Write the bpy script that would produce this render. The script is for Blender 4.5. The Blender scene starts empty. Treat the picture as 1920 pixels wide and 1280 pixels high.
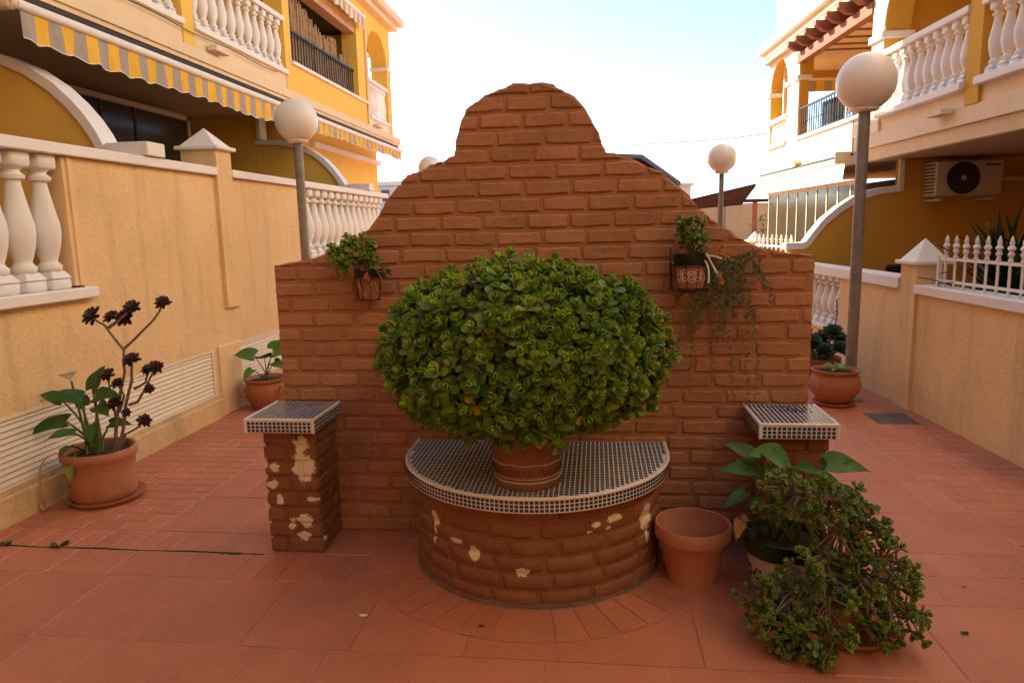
import bpy, bmesh, math, random
from mathutils import Vector, Matrix
random.seed(7)
R = math.radians
S = bpy.context.scene
COL = S.collection

# ------------------------------------------------------------ camera
cam = bpy.data.cameras.new('camera'); camo = bpy.data.objects.new('camera', cam); COL.objects.link(camo)
cr, cu, cf = Vector((0.9929256, 0.11645251, -0.02318548)), Vector((0.00429629, 0.15990239, 0.98712348)), Vector((-0.11866042, 0.98023979, -0.15827086))
cm = Matrix((cr, cu, -cf)).transposed().to_4x4(); cm.translation = (0, 0, 1.6)
camo.matrix_world = cm
cam.sensor_width = 36; cam.lens = 24.816; cam.clip_end = 3000; cam.clip_start = .05
S.camera = camo
# ------------------------------------------------------------ sky, sun, exposure
SUN_AZ = R(-53); SUN_EL = R(33)          # azimuth clockwise from +Y
w = bpy.data.worlds.new('World'); S.world = w; w.use_nodes = True
wn = w.node_tree.nodes; wl = w.node_tree.links
sky = wn.new('ShaderNodeTexSky'); sky.sky_type = 'NISHITA'; sky.sun_disc = False
sky.sun_elevation = SUN_EL; sky.sun_rotation = SUN_AZ; sky.air_density = 0.6; sky.dust_density = 0.3; sky.ozone_density = 1.5
bg = wn['Background']; bg.inputs[1].default_value = 0.14
wl.new(sky.outputs[0], bg.inputs[0])
sl = bpy.data.lights.new('sun', 'SUN'); sl.energy = 5; sl.angle = R(.5); sl.color = (1, .9, .76)
so = bpy.data.objects.new('sun', sl); COL.objects.link(so)
sd = Vector((math.sin(SUN_AZ) * math.cos(SUN_EL), math.cos(SUN_AZ) * math.cos(SUN_EL), math.sin(SUN_EL)))
so.rotation_euler = (-sd).to_track_quat('-Z', 'Y').to_euler(); so.location = (-10, 10, 20)
S.view_settings.view_transform = 'Standard'; S.view_settings.look = 'None'
S.view_settings.exposure = 1.68; S.view_settings.gamma = 1
S.view_settings.use_white_balance = True
S.view_settings.white_balance_temperature = 7250
S.view_settings.white_balance_tint = 8

# ------------------------------------------------------------ materials
def lin(r, g, b): return tuple(((c / 255) / 12.92 if c < 11 else ((c / 255 + .055) / 1.055) ** 2.4) for c in (r, g, b))
def nodes(name):
    m = bpy.data.materials.new(name); m.use_nodes = True
    nt = m.node_tree; return m, nt, nt.nodes, nt.links, nt.nodes['Principled BSDF']
def mixc(nt, fac, a, b, mode='MIX'):
    n = nt.nodes.new('ShaderNodeMix'); n.data_type = 'RGBA'; n.blend_type = mode
    for i, v in ((0, fac), (6, a), (7, b)):
        if hasattr(v, 'links'): nt.links.new(v, n.inputs[i])
        elif i == 0: n.inputs[0].default_value = v
        else: n.inputs[i].default_value = (*v[:3], 1)
    return n.outputs[2]
def noise(nt, scale, detail=3, rough=.55, vec=None, out=0):
    n = nt.nodes.new('ShaderNodeTexNoise'); n.inputs['Scale'].default_value = scale
    n.inputs['Detail'].default_value = detail; n.inputs['Roughness'].default_value = rough
    if vec is not None: nt.links.new(vec, n.inputs['Vector'])
    return n.outputs[out]
def ramp(nt, v, lo, hi):
    n = nt.nodes.new('ShaderNodeMapRange'); n.inputs[1].default_value = lo; n.inputs[2].default_value = hi
    nt.links.new(v, n.inputs[0]); return n.outputs[0]
def math_(nt, op, a, b):
    n = nt.nodes.new('ShaderNodeMath'); n.operation = op
    for i, v in enumerate((a, b)):
        if hasattr(v, 'links'): nt.links.new(v, n.inputs[i])
        else: n.inputs[i].default_value = v
    return n.outputs[0]
def pos(nt): return nt.nodes.new('ShaderNodeNewGeometry').outputs['Position']
def stretch(nt, p, sc):
    n = nt.nodes.new('ShaderNodeVectorMath'); n.operation = 'MULTIPLY'; nt.links.new(p, n.inputs[0]); n.inputs[1].default_value = sc
    return n.outputs[0]
def surf(name, col, rough=.85, var=.12, vs=2.5, bump=.25, bs=90, dirt=0, dirtcol=(.12, .09, .06), streak=0, speck=0, objvar=0, spec=.3, chips=None, fine=0, metal=0):
    m, nt, N, L, B = nodes(name); p = pos(nt)
    a = tuple(c * (1 - var) for c in col); b = tuple(min(1, c * (1 + var)) for c in col)
    c = mixc(nt, ramp(nt, noise(nt, vs, 5, .65, p), .3, .7), a, b)
    if fine: c = mixc(nt, ramp(nt, noise(nt, 38, 4, .7, p), .35, .75), c, tuple(min(1, x * (1 + fine)) for x in col))
    if objvar:
        oi = N.new('ShaderNodeObjectInfo'); v = N.new('ShaderNodeMapRange'); L.new(oi.outputs['Random'], v.inputs[0])
        v.inputs[3].default_value = 1 - objvar; v.inputs[4].default_value = 1 + objvar
        h = N.new('ShaderNodeHueSaturation'); L.new(c, h.inputs['Color']); L.new(v.outputs[0], h.inputs['Value']); c = h.outputs[0]
    if dirt: c = mixc(nt, math_(nt, 'MULTIPLY', ramp(nt, noise(nt, 1.3, 8, .7, p), .5, .72), dirt), c, dirtcol)
    if streak: c = mixc(nt, math_(nt, 'MULTIPLY', ramp(nt, noise(nt, 1, 5, .6, stretch(nt, p, (6, 6, .7))), .52, .72), streak), c, dirtcol)
    if speck:
        vo = N.new('ShaderNodeTexVoronoi'); vo.inputs['Scale'].default_value = 95; L.new(p, vo.inputs['Vector'])
        c = mixc(nt, math_(nt, 'MULTIPLY', ramp(nt, vo.outputs['Color'], .78, .95), speck), c, tuple(x * .45 for x in col))
        vo2 = N.new('ShaderNodeTexVoronoi'); vo2.inputs['Scale'].default_value = 70; L.new(p, vo2.inputs['Vector'])
        c = mixc(nt, math_(nt, 'MULTIPLY', ramp(nt, vo2.outputs['Color'], .75, .95), speck * .6), c, tuple(min(1, x * 1.5) for x in col))
    if chips:
        mask = None; dn = noise(nt, 30, 6, .8, p)
        for (cx, cy, cz, rx, rz) in chips:
            s_ = N.new('ShaderNodeVectorMath'); s_.operation = 'SUBTRACT'; L.new(p, s_.inputs[0]); s_.inputs[1].default_value = (cx, cy, cz)
            ln = N.new('ShaderNodeVectorMath'); ln.operation = 'LENGTH'; L.new(stretch(nt, s_.outputs[0], (1 / rx, 1 / rx, 1 / rz)), ln.inputs[0])
            d = math_(nt, 'ADD', ln.outputs['Value'], math_(nt, 'MULTIPLY', dn, 2.6))
            k = math_(nt, 'LESS_THAN', d, 2.4)
            mask = k if mask is None else math_(nt, 'MAXIMUM', mask, k)
        pl = mixc(nt, ramp(nt, noise(nt, 60, 4, .7, p), .35, .7), (.78, .64, .44), (.86, .78, .62))
        c = mixc(nt, mask, c, pl)
    L.new(c, B.inputs['Base Color']); B.inputs['Roughness'].default_value = rough; B.inputs['Specular IOR Level'].default_value = spec
    B.inputs['Metallic'].default_value = metal
    if bump:
        bp = N.new('ShaderNodeBump'); bp.inputs['Strength'].default_value = bump; bp.inputs['Distance'].default_value = .004
        hh = math_(nt, 'ADD', noise(nt, bs, 4, .6, p), math_(nt, 'MULTIPLY', noise(nt, bs * .22, 3, .5, p), 1.5))
        L.new(hh, bp.inputs['Height']); L.new(bp.outputs[0], B.inputs['Normal'])
    return m
def flat(name, col, rough=.6, metal=0, spec=.4): return surf(name, col, rough, .06, 4, .08, 120, spec=spec, metal=metal)

chips_front = [(-1.455, 3.21, .565, .035, .04), (-1.45, 3.21, .455, .05, .075), (-1.60, 3.21, .45, .028, .02), (-1.62, 3.21, .36, .03, .02),
               (-1.585, 3.21, .28, .018, .03), (-1.41, 3.21, .285, .035, .012), (-1.46, 3.21, .17, .04, .03), (-1.53, 3.21, .155, .022, .03),
               (-1.47, 3.21, .09, .035, .022), (-1.655, 3.21, .47, .02, .03), (-1.37, 3.24, .40, .012, .012), (-1.37, 3.26, .07, .015, .015),
               (-1.25, 3.49, .44, .03, .02), (-1.36, 3.25, .52, .012, .012), (-1.64, 3.21, .56, .014, .012)]
chips_drum = [(-.74, 2.96, .31, .028, .035), (-.74, 2.96, .24, .018, .045), (-.62, 2.88, .25, .028, .013), (-.53, 2.83, .215, .024, .03), (-.32, 2.78, .16, .03, .018),
              (.23, 3.07, .30, .045, .05), (.235, 3.08, .22, .02, .05), (.08, 2.9, .36, .035, .014), (.0, 2.85, .35, .02, .012), (-.03, 2.84, .32, .012, .012), (-.88, 3.2, .35, .015, .05), (.05, 2.88, .32, .014, .01)]
M = {}
BR = (.40, .185, .098)
M['brick'] = surf('painted_brick', BR, .9, .2, 3.5, .9, 55, fine=.25, objvar=.13, dirt=.3, dirtcol=(.24, .10, .055), streak=.25)
M['mortar'] = surf('painted_mortar', tuple(c * 1.04 for c in BR), .92, .14, 4, .6, 60, fine=.1)
M['brick_ped'] = surf('painted_brick_peeling', (.25, .102, .048), .85, .18, 5, .6, 55, fine=.16, objvar=.08, chips=chips_front)
M['brick_drum'] = surf('painted_brick_drum', (.245, .10, .048), .8, .18, 5, .6, 55, fine=.18, objvar=.08, chips=chips_drum, dirt=.25, dirtcol=(.12, .06, .035))
M['paver'] = surf('red_stamped_concrete', (.50, .172, .092), .5, .3, 1.1, .35, 70, dirt=.5, dirtcol=(.33, .16, .11), fine=.1, objvar=.07, spec=.35, speck=.22)
M['paver_joint'] = surf('paver_joint', (.52, .215, .135), .9, .2, 3, .4, 80)
M['stucco'] = surf('beige_stucco', (.80, .565, .30), .95, .07, 1.2, .8, 130, dirt=.2, streak=.4, dirtcol=(.40, .28, .16), speck=.42)
M['stucco_edge'] = surf('smooth_beige_trim', (.82, .575, .31), .9, .07, 1.2, .4, 130, streak=.2, dirtcol=(.36, .24, .13))
M['plinth'] = surf('plinth_render', (.66, .46, .24), .95, .14, 2, .9, 90, dirt=.6, dirtcol=(.2, .15, .08), speck=.5)
M['white'] = surf('white_paint', (.82, .795, .765), .7, .04, 2, .12, 120, streak=.12, dirtcol=(.5, .42, .34))
M['cream'] = surf('cream_render', (.78, .62, .43), .9, .06, 1.4, .25, 120, streak=.2, dirtcol=(.5, .37, .22))
M['pale_and_sunlit'] = surf('pale_and_sunlit_render', (.82, .74, .60), .9, .04, 1.4, .2, 120, streak=.1, dirtcol=(.6, .5, .36))  # pale paint; on the right fronts it carries the sun's blown-out glare
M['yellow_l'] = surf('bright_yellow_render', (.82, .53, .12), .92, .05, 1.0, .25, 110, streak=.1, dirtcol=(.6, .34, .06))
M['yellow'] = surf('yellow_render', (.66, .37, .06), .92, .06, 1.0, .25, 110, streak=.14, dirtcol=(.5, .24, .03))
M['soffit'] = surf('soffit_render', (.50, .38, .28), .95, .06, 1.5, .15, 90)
M['louvre'] = surf('cream_metal_louvre', (.80, .70, .55), .5, .05, 2, .05, 80, streak=.15, dirtcol=(.5, .4, .28))
M['black'] = flat('black_iron', (.018, .016, .015), .5)
M['dark'] = flat('dark_wood', (.035, .022, .016), .7)
M['redwood'] = surf('red_brown_timber', (.26, .10, .06), .7, .2, 6, .3, 90)
M['palewood'] = surf('pale_timber', (.50, .31, .19), .8, .15, 8, .3, 90)
M['darkred'] = surf('dark_red_timber', (.045, .016, .013), .8, .15, 8, .3, 90)
M['galv'] = surf('galvanised_steel', (.23, .215, .195), .5, .25, 14, .12, 90, metal=.35, spec=.5)
M['globe'] = surf('opal_globe', (.82, .77, .72), .35, .03, 3, 0, spec=.5, streak=.12, dirtcol=(.6, .5, .42))
M['reed'] = surf('reed_cane', (.42, .28, .16), .9, .35, 20, .4, 120)
M['terra'] = surf('terracotta', (.38, .140, .066), .8, .2, 7, .4, 90, dirt=.4, streak=.25, dirtcol=(.6, .36, .24), fine=.12)
M['terra_dark'] = surf('terracotta_glazed', (.22, .082, .045), .55, .22, 9, .3, 60, dirt=.3, dirtcol=(.42, .25, .16), fine=.1)
M['terra_pale'] = surf('terracotta_pale', (.50, .20, .125), .75, .1, 5, .12, 120, dirt=.25, dirtcol=(.6, .38, .3), streak=.2)
M['soil'] = surf('soil', (.045, .03, .02), 1, .4, 20, 1, 60)
M['soil_grey'] = surf('grey_cement', (.16, .10, .065), .95, .3, 12, .6, 60)
M['tile'] = surf('navy_mosaic_tile', (.028, .036, .075), .22, .35, 60, .02, 200, spec=.6)
M['grout'] = surf('white_grout', (.74, .72, .69), .9, .12, 8, .2, 150, dirt=.45, dirtcol=(.34, .29, .22))
M['trim'] = surf('cream_edge_trim', (.82, .75, .68), .45, .05, 6, .05, 120)
M['green_glaze'] = flat('green_glaze', (.012, .035, .014), .3)
M['ceramic'] = surf('white_ceramic', (.62, .58, .52), .3, .05, 6, .03, 120, spec=.5)
M['blue'] = flat('blue_glaze', (.03, .03, .10), .35)
M['blackplastic'] = flat('black_plastic', (.012, .013, .012), .45)
M['glass'] = None
M['stem'] = surf('grey_stem', (.22, .16, .115), .9, .25, 30, .5, 120)
M['stem_green'] = flat('green_stalk', (.11, .17, .035), .5)
M['drygold'] = flat('dry_leaf', (.42, .27, .09), .7)
M['flowerwhite'] = flat('white_spathe', (.82, .80, .72), .5)
M['magenta'] = flat('magenta_petal', (.45, .03, .20), .6)
M['orange'] = flat('orange_succulent', (.50, .20, .08), .6)
M['acwhite'] = surf('ac_casing', (.60, .53, .44), .5, .05, 3, .05, 90)
M['steel'] = surf('drain_steel', (.16, .14, .13), .6, .25, 9, .3, 60)
M['valy'] = surf('awning_yellow', (.80, .46, .06), .9, .08, 6, .2, 200)
M['valg'] = surf('awning_grey', (.38, .33, .29), .9, .06, 6, .2, 200)
M['val_sunlit'] = surf('sunlit_pale_canvas', (.86, .74, .52), .9, .05, 6, .2, 200)  # awning yellow paled to hold full sun in its colour
M['block'] = surf('far_block_wall', (.50, .38, .24), .95, .08, 1.5, .3, 60)
M['moss'] = flat('moss', (.03, .05, .015), .95)
M['redfence'] = surf('red_fence', (.32, .12, .10), .7, .1, 3, .1, 60)
M['blueroof'] = flat('blue_roof', (.06, .09, .16), .5)
M['paleblue'] = flat('pale_blue_wall', (.45, .6, .72), .8)
m, nt, N, L, B = nodes('smoked_glass'); B.inputs['Base Color'].default_value = (.05, .042, .03, 1); B.inputs['Roughness'].default_value = .15; B.inputs['Specular IOR Level'].default_value = .25
tr = N.new('ShaderNodeBsdfTransparent'); tr.inputs[0].default_value = (.62, .58, .50, 1); mx = N.new('ShaderNodeMixShader'); mx.inputs[0].default_value = .78
L.new(tr.outputs[0], mx.inputs[1]); L.new(B.outputs[0], mx.inputs[2]); L.new(mx.outputs[0], N['Material Output'].inputs[0]); M['glass'] = m

def leafmat(name, dark, light, rough=.35, yel=(.45, .33, .03), spec=.5):
    m, nt, N, L, B = nodes(name)
    at = N.new('ShaderNodeAttribute'); at.attribute_name = 'tint'
    sp = N.new('ShaderNodeSeparateColor'); L.new(at.outputs['Color'], sp.inputs[0])
    oi = N.new('ShaderNodeObjectInfo')
    f = math_(nt, 'ADD', sp.outputs[0], math_(nt, 'MULTIPLY', noise(nt, 9, 3, .6, pos(nt)), .55)); f = math_(nt, 'SUBTRACT', f, .22)
    n = N.new('ShaderNodeClamp'); L.new(f, n.inputs[0])
    c = mixc(nt, n.outputs[0], dark, light); c = mixc(nt, sp.outputs[1], c, yel)
    L.new(c, B.inputs['Base Color']); B.inputs['Roughness'].default_value = rough; B.inputs['Specular IOR Level'].default_value = spec
    B.inputs['Subsurface Weight'].default_value = 0
    bp = N.new('ShaderNodeBump'); bp.inputs['Strength'].default_value = .15; bp.inputs['Distance'].default_value = .003
    L.new(noise(nt, 120, 2, .5, pos(nt)), bp.inputs['Height']); L.new(bp.outputs[0], B.inputs['Normal'])
    return m
M['jade'] = leafmat('jade_leaf', (.026, .092, .011), (.29, .42, .04), .42, spec=.35)
M['jade_small'] = leafmat('jade_leaf_reddish', (.045, .08, .014), (.22, .31, .04), .38, (.26, .075, .03))
M['calla'] = leafmat('calla_leaf', (.016, .070, .010), (.11, .24, .03), .5, spec=.3, yel=(.48, .40, .06))
M['aeo'] = leafmat('dark_aeonium_leaf', (.045, .014, .016), (.13, .05, .03), .5, (.07, .12, .02))
M['aeogreen'] = leafmat('green_rosette_leaf', (.012, .035, .014), (.04, .085, .03), .45)
M['needle'] = leafmat('trailing_leaf', (.05, .075, .025), (.14, .17, .06), .6)
M['yucca'] = leafmat('strap_leaf', (.012, .035, .008), (.05, .10, .02), .4)

# ------------------------------------------------------------ builder
class MB:
    def __init__(s): s.v = []; s.f = []; s.mi = []; s.sm = []; s.t = None
    def add(s, vs, fs, mi=0, sm=False, tint=None):
        o = len(s.v); s.v += [tuple(v) for v in vs]
        for f in fs: s.f.append(tuple(i + o for i in f)); s.mi.append(mi); s.sm.append(sm)
        if tint is not None:
            if s.t is None: s.t = [(0, 0, 0)] * o
            s.t += [tint] * len(vs)
        elif s.t is not None: s.t += [(0, 0, 0)] * len(vs)
        return s
    def box(s, x0, x1, y0, y1, z0, z1, c=0.0, mi=0):
        if c <= 0:
            v = [(x, y, z) for z in (z0, z1) for y in (y0, y1) for x in (x0, x1)]
            return s.add(v, [(0, 2, 3, 1), (4, 5, 7, 6), (0, 1, 5, 4), (2, 6, 7, 3), (0, 4, 6, 2), (1, 3, 7, 5)], mi)
        bm = bmesh.new(); bmesh.ops.create_cube(bm, size=1)
        for v in bm.verts:
            v.co = Vector(((x0 + x1) / 2 + v.co.x * (x1 - x0), (y0 + y1) / 2 + v.co.y * (y1 - y0), (z0 + z1) / 2 + v.co.z * (z1 - z0)))
        bmesh.ops.bevel(bm, geom=bm.edges[:] + bm.verts[:], offset=c, segments=1, affect='EDGES')
        bm.verts.index_update(); s.add([v.co[:] for v in bm.verts], [[v.index for v in f.verts] for f in bm.faces], mi); bm.free(); return s
    def prism(s, poly, axis, a, b, mi=0):
        # poly in the two other axes (order x,y / x,z / y,z)
        def P(u, v, w): return (w, u, v) if axis == 0 else ((u, w, v) if axis == 1 else (u, v, w))
        n = len(poly); vs = [P(u, v, a) for u, v in poly] + [P(u, v, b) for u, v in poly]
        fs = [tuple(range(n)), tuple(range(2 * n - 1, n - 1, -1))] + [(i, i + n, (i + 1) % n + n, (i + 1) % n) for i in range(n)]
        return s.add(vs, fs, mi)
    def lathe(s, prof, c=(0, 0, 0), n=24, sm=True, mi=0, mat=None, tint=None, wob=0):
        vs = []; fs = []
        for r, z in prof:
            for k in range(n):
                a = 2 * math.pi * k / n; rr = r * (1 + wob * math.sin(3 * a + z * 9))
                v = Vector((rr * math.cos(a), rr * math.sin(a), z))
                if mat is not None: v = mat @ v
                vs.append((v.x + c[0], v.y + c[1], v.z + c[2]))
        for i in range(len(prof) - 1):
            for k in range(n):
                fs.append((i * n + k, i * n + (k + 1) % n, (i + 1) * n + (k + 1) % n, (i + 1) * n + k))
        if prof[0][0] > 1e-6: fs.append(tuple(range(n - 1, -1, -1)))
        if prof[-1][0] > 1e-6: fs.append(tuple(range((len(prof) - 1) * n, len(prof) * n)))
        return s.add(vs, fs, mi, sm, tint)
    def tube(s, pts, r, n=6, mi=0, tint=None, closed=False):
        pts = [Vector(p) for p in pts]; k = len(pts); rs = r if isinstance(r, (list, tuple)) else [r] * k
        vs = []; fs = []; u = None
        for i, p in enumerate(pts):
            t = (pts[(i + 1) % k] - pts[i - 1]) if closed else (pts[min(i + 1, k - 1)] - pts[max(i - 1, 0)])
            t = t.normalized() if t.length > 1e-9 else Vector((0, 0, 1))
            if u is None: u = t.orthogonal().normalized()
            u = (u - t * u.dot(t)); u = u.normalized() if u.length > 1e-6 else t.orthogonal().normalized(); v = t.cross(u)
            for j in range(n):
                a = 2 * math.pi * j / n; vs.append(p + (u * math.cos(a) + v * math.sin(a)) * rs[i])
        for i in range(k if closed else k - 1):
            a0, b0 = i * n, ((i + 1) % k) * n
            for j in range(n): fs.append((a0 + j, a0 + (j + 1) % n, b0 + (j + 1) % n, b0 + j))
        if not closed: fs += [tuple(range(n - 1, -1, -1)), tuple(range((k - 1) * n, k * n))]
        return s.add([tuple(v) for v in vs], fs, mi, True, tint)
    def mesh(s, name, mats, off=(0, 0, 0), smooth=None):
        me = bpy.data.meshes.new(name); ox, oy, oz = off
        me.from_pydata([(x - ox, y - oy, z - oz) for x, y, z in s.v], [], s.f)
        for m in (mats if isinstance(mats, (list, tuple)) else [mats]): me.materials.append(m)
        me.polygons.foreach_set('material_index', s.mi); me.polygons.foreach_set('use_smooth', [bool(x) for x in s.sm])
        if s.t is not None:
            ca = me.color_attributes.new('tint', 'FLOAT_COLOR', 'POINT')
            ca.data.foreach_set('color', [c for t in s.t for c in (t[0], t[1], t[2], 1.0)])
        me.update()
        if any(s.sm): me.set_sharp_from_angle(angle=R(50))
        return me
RF = Matrix.Rotation(R(3.4), 4, 'Z')        # the right-hand row of houses stands at a slight angle to the left-hand one
ID = Matrix.Identity(4)
def tag(o, label=None, cat=None, group=None, kind=None):
    for k, v in (('label', label), ('category', cat), ('group', group), ('kind', kind)):
        if v: o[k] = v
    return o
def thing(name, label, cat, loc=(0, 0, 0), group=None, F=ID):
    o = bpy.data.objects.new(name, None); COL.objects.link(o); o.empty_display_size = .1
    o.location = F @ Vector(loc); o.rotation_euler = (0, 0, R(3.4) if F is RF else 0); o['off'] = list(loc)
    return tag(o, label, cat, group)
def link(name, me, parent=None, loc=(0, 0, 0), rz=0, kind=None):
    o = bpy.data.objects.new(name, me); COL.objects.link(o); o.parent = parent; o.location = loc; o.rotation_euler = (0, 0, rz)
    if kind: o['kind'] = kind
    return o
def rootoff(p):
    v = Vector((0, 0, 0))
    while p is not None:
        if p.type == 'EMPTY': return Vector(p['off'])
        v += p.location; 
        if p.parent is None: return v
        p = p.parent
    return v
def part(name, mb, mats, parent, kind=None):
    r = parent
    while r.parent: r = r.parent
    off = Vector(r['off']) if 'off' in r.keys() else r.location
    return link(name, mb.mesh(name, mats, off), parent, kind=kind)
def solo(name, mb, mats, label, cat, loc, group=None, F=ID, kind=None):
    o = link(name, mb.mesh(name, mats, loc)); o.location = F @ Vector(loc); o['off'] = list(loc)
    if F is RF: o.rotation_euler = (0, 0, R(3.4))
    return tag(o, label, cat, group, kind)

# ------------------------------------------------------------ the ground and paving
g = MB(); g.add([(-400, -400, -.012), (400, -400, -.012), (400, 900, -.012), (-400, 900, -.012)], [(0, 1, 2, 3)])
go = solo('ground', g, M['paver_joint'], None, None, (0, 0, 0), kind='structure')
pave = MB(); pave.box(-3.40, 4.0, -6, 26, -.011, -.0035); pv = solo('pavement', pave, M['paver_joint'], None, None, (0, 0, 0), kind='structure')
def rwall(y): return 3.0 / math.cos(R(3.4)) - y * math.tan(R(3.4)) + .02
DC = (-.295, 3.38)
cache = {}
def slab_mesh(w, d):
    key = (round(w, 3), round(d, 3))
    if key not in cache:
        b = MB(); c = .005
        b.v = [(-w / 2, -d / 2, -.004), (w / 2, -d / 2, -.004), (w / 2, d / 2, -.004), (-w / 2, d / 2, -.004)]
        b.v += [(-w / 2 + c, -d / 2 + c, 0), (w / 2 - c, -d / 2 + c, 0), (w / 2 - c, d / 2 - c, 0), (-w / 2 + c, d / 2 - c, 0)]
        b.f = [(4, 5, 6, 7), (0, 1, 5, 4), (1, 2, 6, 5), (2, 3, 7, 6), (3, 0, 4, 7)]; b.mi = [0] * 5; b.sm = [0] * 5
        cache[key] = b.mesh('paver', M['paver'])
    return cache[key]
npv = 0
def paver(x0, x1, y0, y1, name='paver'):
    global npv
    gap = .004 if x1 - x0 > .3 else .003; w_, d_ = x1 - x0 - gap, y1 - y0 - gap
    if w_ < .03 or d_ < .03: return
    o = link(name, slab_mesh(w_, d_), pv, ((x0 + x1) / 2, (y0 + y1) / 2, random.uniform(-.0007, .0007)))
    o.rotation_euler = (random.uniform(-.0012, .0012), random.uniform(-.0012, .0012), random.uniform(-.002, .002)); npv += 1
def inring(x, y): return (x - DC[0]) ** 2 + (y - DC[1]) ** 2 < .86 ** 2
def slabrow(y0, y1, xs, w, x1):
    x = xs
    while x < x1 - .05:
        e = min(x + w, x1)
        paver(max(x, -3.32), e, y0, y1); x = e
slabrow(1.50, 1.92, -3.34, .46, rwall(1.9)); slabrow(1.92, 2.415, -3.2, .31, -.66); slabrow(1.92, 2.415, -.66, .46, rwall(2.4))
def ringclip_rows():
    # slabs that meet the ring of soldier bricks are cut along it
    rows = [(2.415, 2.93, -3.21, .45, rwall(2.9)), (2.93, 3.19, -3.32, .32, -1.72), (2.93, 3.19, -1.72, .112, -.9), (2.93, 3.19, .12, .45, rwall(3.1))]
    for y0, y1, xs, w_, xe in rows:
        x = xs
        while x < xe - .05:
            e = min(x + w_, xe)
            cs = [(a, b) for a in (x, e) for b in (y0, y1)]
            if any(inring(*c) for c in cs) or any(inring(x + (e - x) * t, y) for t in (0, .25, .5, .75, 1) for y in (y0, y1)):
                pts = []
                nx = 8
                poly = [(x + .002, y0 + .002), (e - .002, y0 + .002), (e - .002, y1 - .002), (x + .002, y1 - .002)]
                dens = []
                for i in range(4):
                    a, b = poly[i], poly[(i + 1) % 4]
                    for k in range(12): dens.append((a[0] + (b[0] - a[0]) * k / 12, a[1] + (b[1] - a[1]) * k / 12))
                out = []
                for (px, py) in dens:
                    d = math.hypot(px - DC[0], py - DC[1])
                    if d < .862: continue
                    out.append((px, py))
                # add the arc between the cut ends
                cutpts = []
                for i in range(len(dens)):
                    a, b = dens[i], dens[(i + 1) % len(dens)]
                    da, db = [math.hypot(q[0] - DC[0], q[1] - DC[1]) - .862 for q in (a, b)]
                    if da >= 0: cutpts.append(a)
                    if da * db < 0:
                        t = da / (da - db); q = (a[0] + (b[0] - a[0]) * t, a[1] + (b[1] - a[1]) * t)
                        cutpts.append(q)
                        if da > 0:
                            # walk along the arc to the next re-entry
                            j = i + 1
                            while True:
                                a2, b2 = dens[j % len(dens)], dens[(j + 1) % len(dens)]
                                d2, e2 = [math.hypot(q2[0] - DC[0], q2[1] - DC[1]) - .862 for q2 in (a2, b2)]
                                if d2 < 0 <= e2: break
                                j += 1
                                if j > i + 60: break
                            t2 = d2 / (d2 - e2); r_ = (a2[0] + (b2[0] - a2[0]) * t2, a2[1] + (b2[1] - a2[1]) * t2)
                            A0 = math.atan2(q[1] - DC[1], q[0] - DC[0]); A1 = math.atan2(r_[1] - DC[1], r_[0] - DC[0])
                            for k in range(1, 8): cutpts.append((DC[0] + .862 * math.cos(A0 + (A1 - A0) * k / 8), DC[1] + .862 * math.sin(A0 + (A1 - A0) * k / 8)))
                if len(cutpts) > 3:
                    b = MB(); b.prism(cutpts, 2, -.004, 0); part('paver', b, M['paver'], pv)
            else:
                paver(max(x, -3.32), e, y0, y1)
            x = e
ringclip_rows()
# ring of soldier bricks round the plinth, and the straight soldier courses
def pp(pts, name='paver'):
    b = MB(); b.prism(pts, 2, -.004, random.uniform(-.0005, .0008)); part(name, b, M['paver'], pv)
nr = 20
for k in range(nr):
    a0 = math.pi + (k + .03) * math.pi / nr; a1 = math.pi + (k + .97) * math.pi / nr
    pp([(DC[0] + r * math.cos(a), DC[1] + r * math.sin(a)) for r, a in ((.604, a0), (.72, a0), (.852, a0), (.856, (a0 + a1) / 2), (.852, a1), (.72, a1), (.604, a1))])
x = -3.32
while x < -1.70: paver(x, x + .112, 3.19, 3.42); x += .112
x = -1.70
while x < -1.16: paver(x, x + .112, 2.965 + .0, 3.19) if False else None; x += .112
slabrow(3.19, 3.42, 1.20, .112, rwall(3.4) - .02)
slabrow(3.21, 3.49, -1.36, .25, -.98); slabrow(3.21, 3.49, .40, .22, .74)
# field behind and beside the brick wall, strips of small bricks along the sides
y = 3.42; k = 0
while y < 9.4:
    y1 = y + .5
    for (xa, xb) in ((-2.42, -1.70),) if y1 < 3.8 else ((-2.42, rwall(y1) - .74),):
        xx = xa - (.22 if k % 2 else 0)
        while xx < xb - .03:
            e = min(xx + .45, xb)
            if e > xa: paver(max(xx, xa), e, y, y1)
            xx += .45
    if y1 < 3.8: slabrow(y, y1, 1.12, .45, rwall(y1) - .74)
    y = y1; k += 1
y = 3.42; k = 0
while y < 6.6:
    for x0, x1 in ((-3.32, -2.42), (rwall(3.92 + .5 * int((y - 3.42) / .5)) - .74, rwall(y) - .01)):
        xx = x0 - (.11 if k % 2 else 0)
        while xx < x1 - .02:
            e = min(xx + .225, x1)
            if npv < 520 and e - max(xx, x0) > .04: paver(max(xx, x0), e, y, y + .115)
            xx += .225
    y += .115; k += 1
while y < 9.4: 
    paver(-3.32, -2.42, y, y + .46); y += .46
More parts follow.
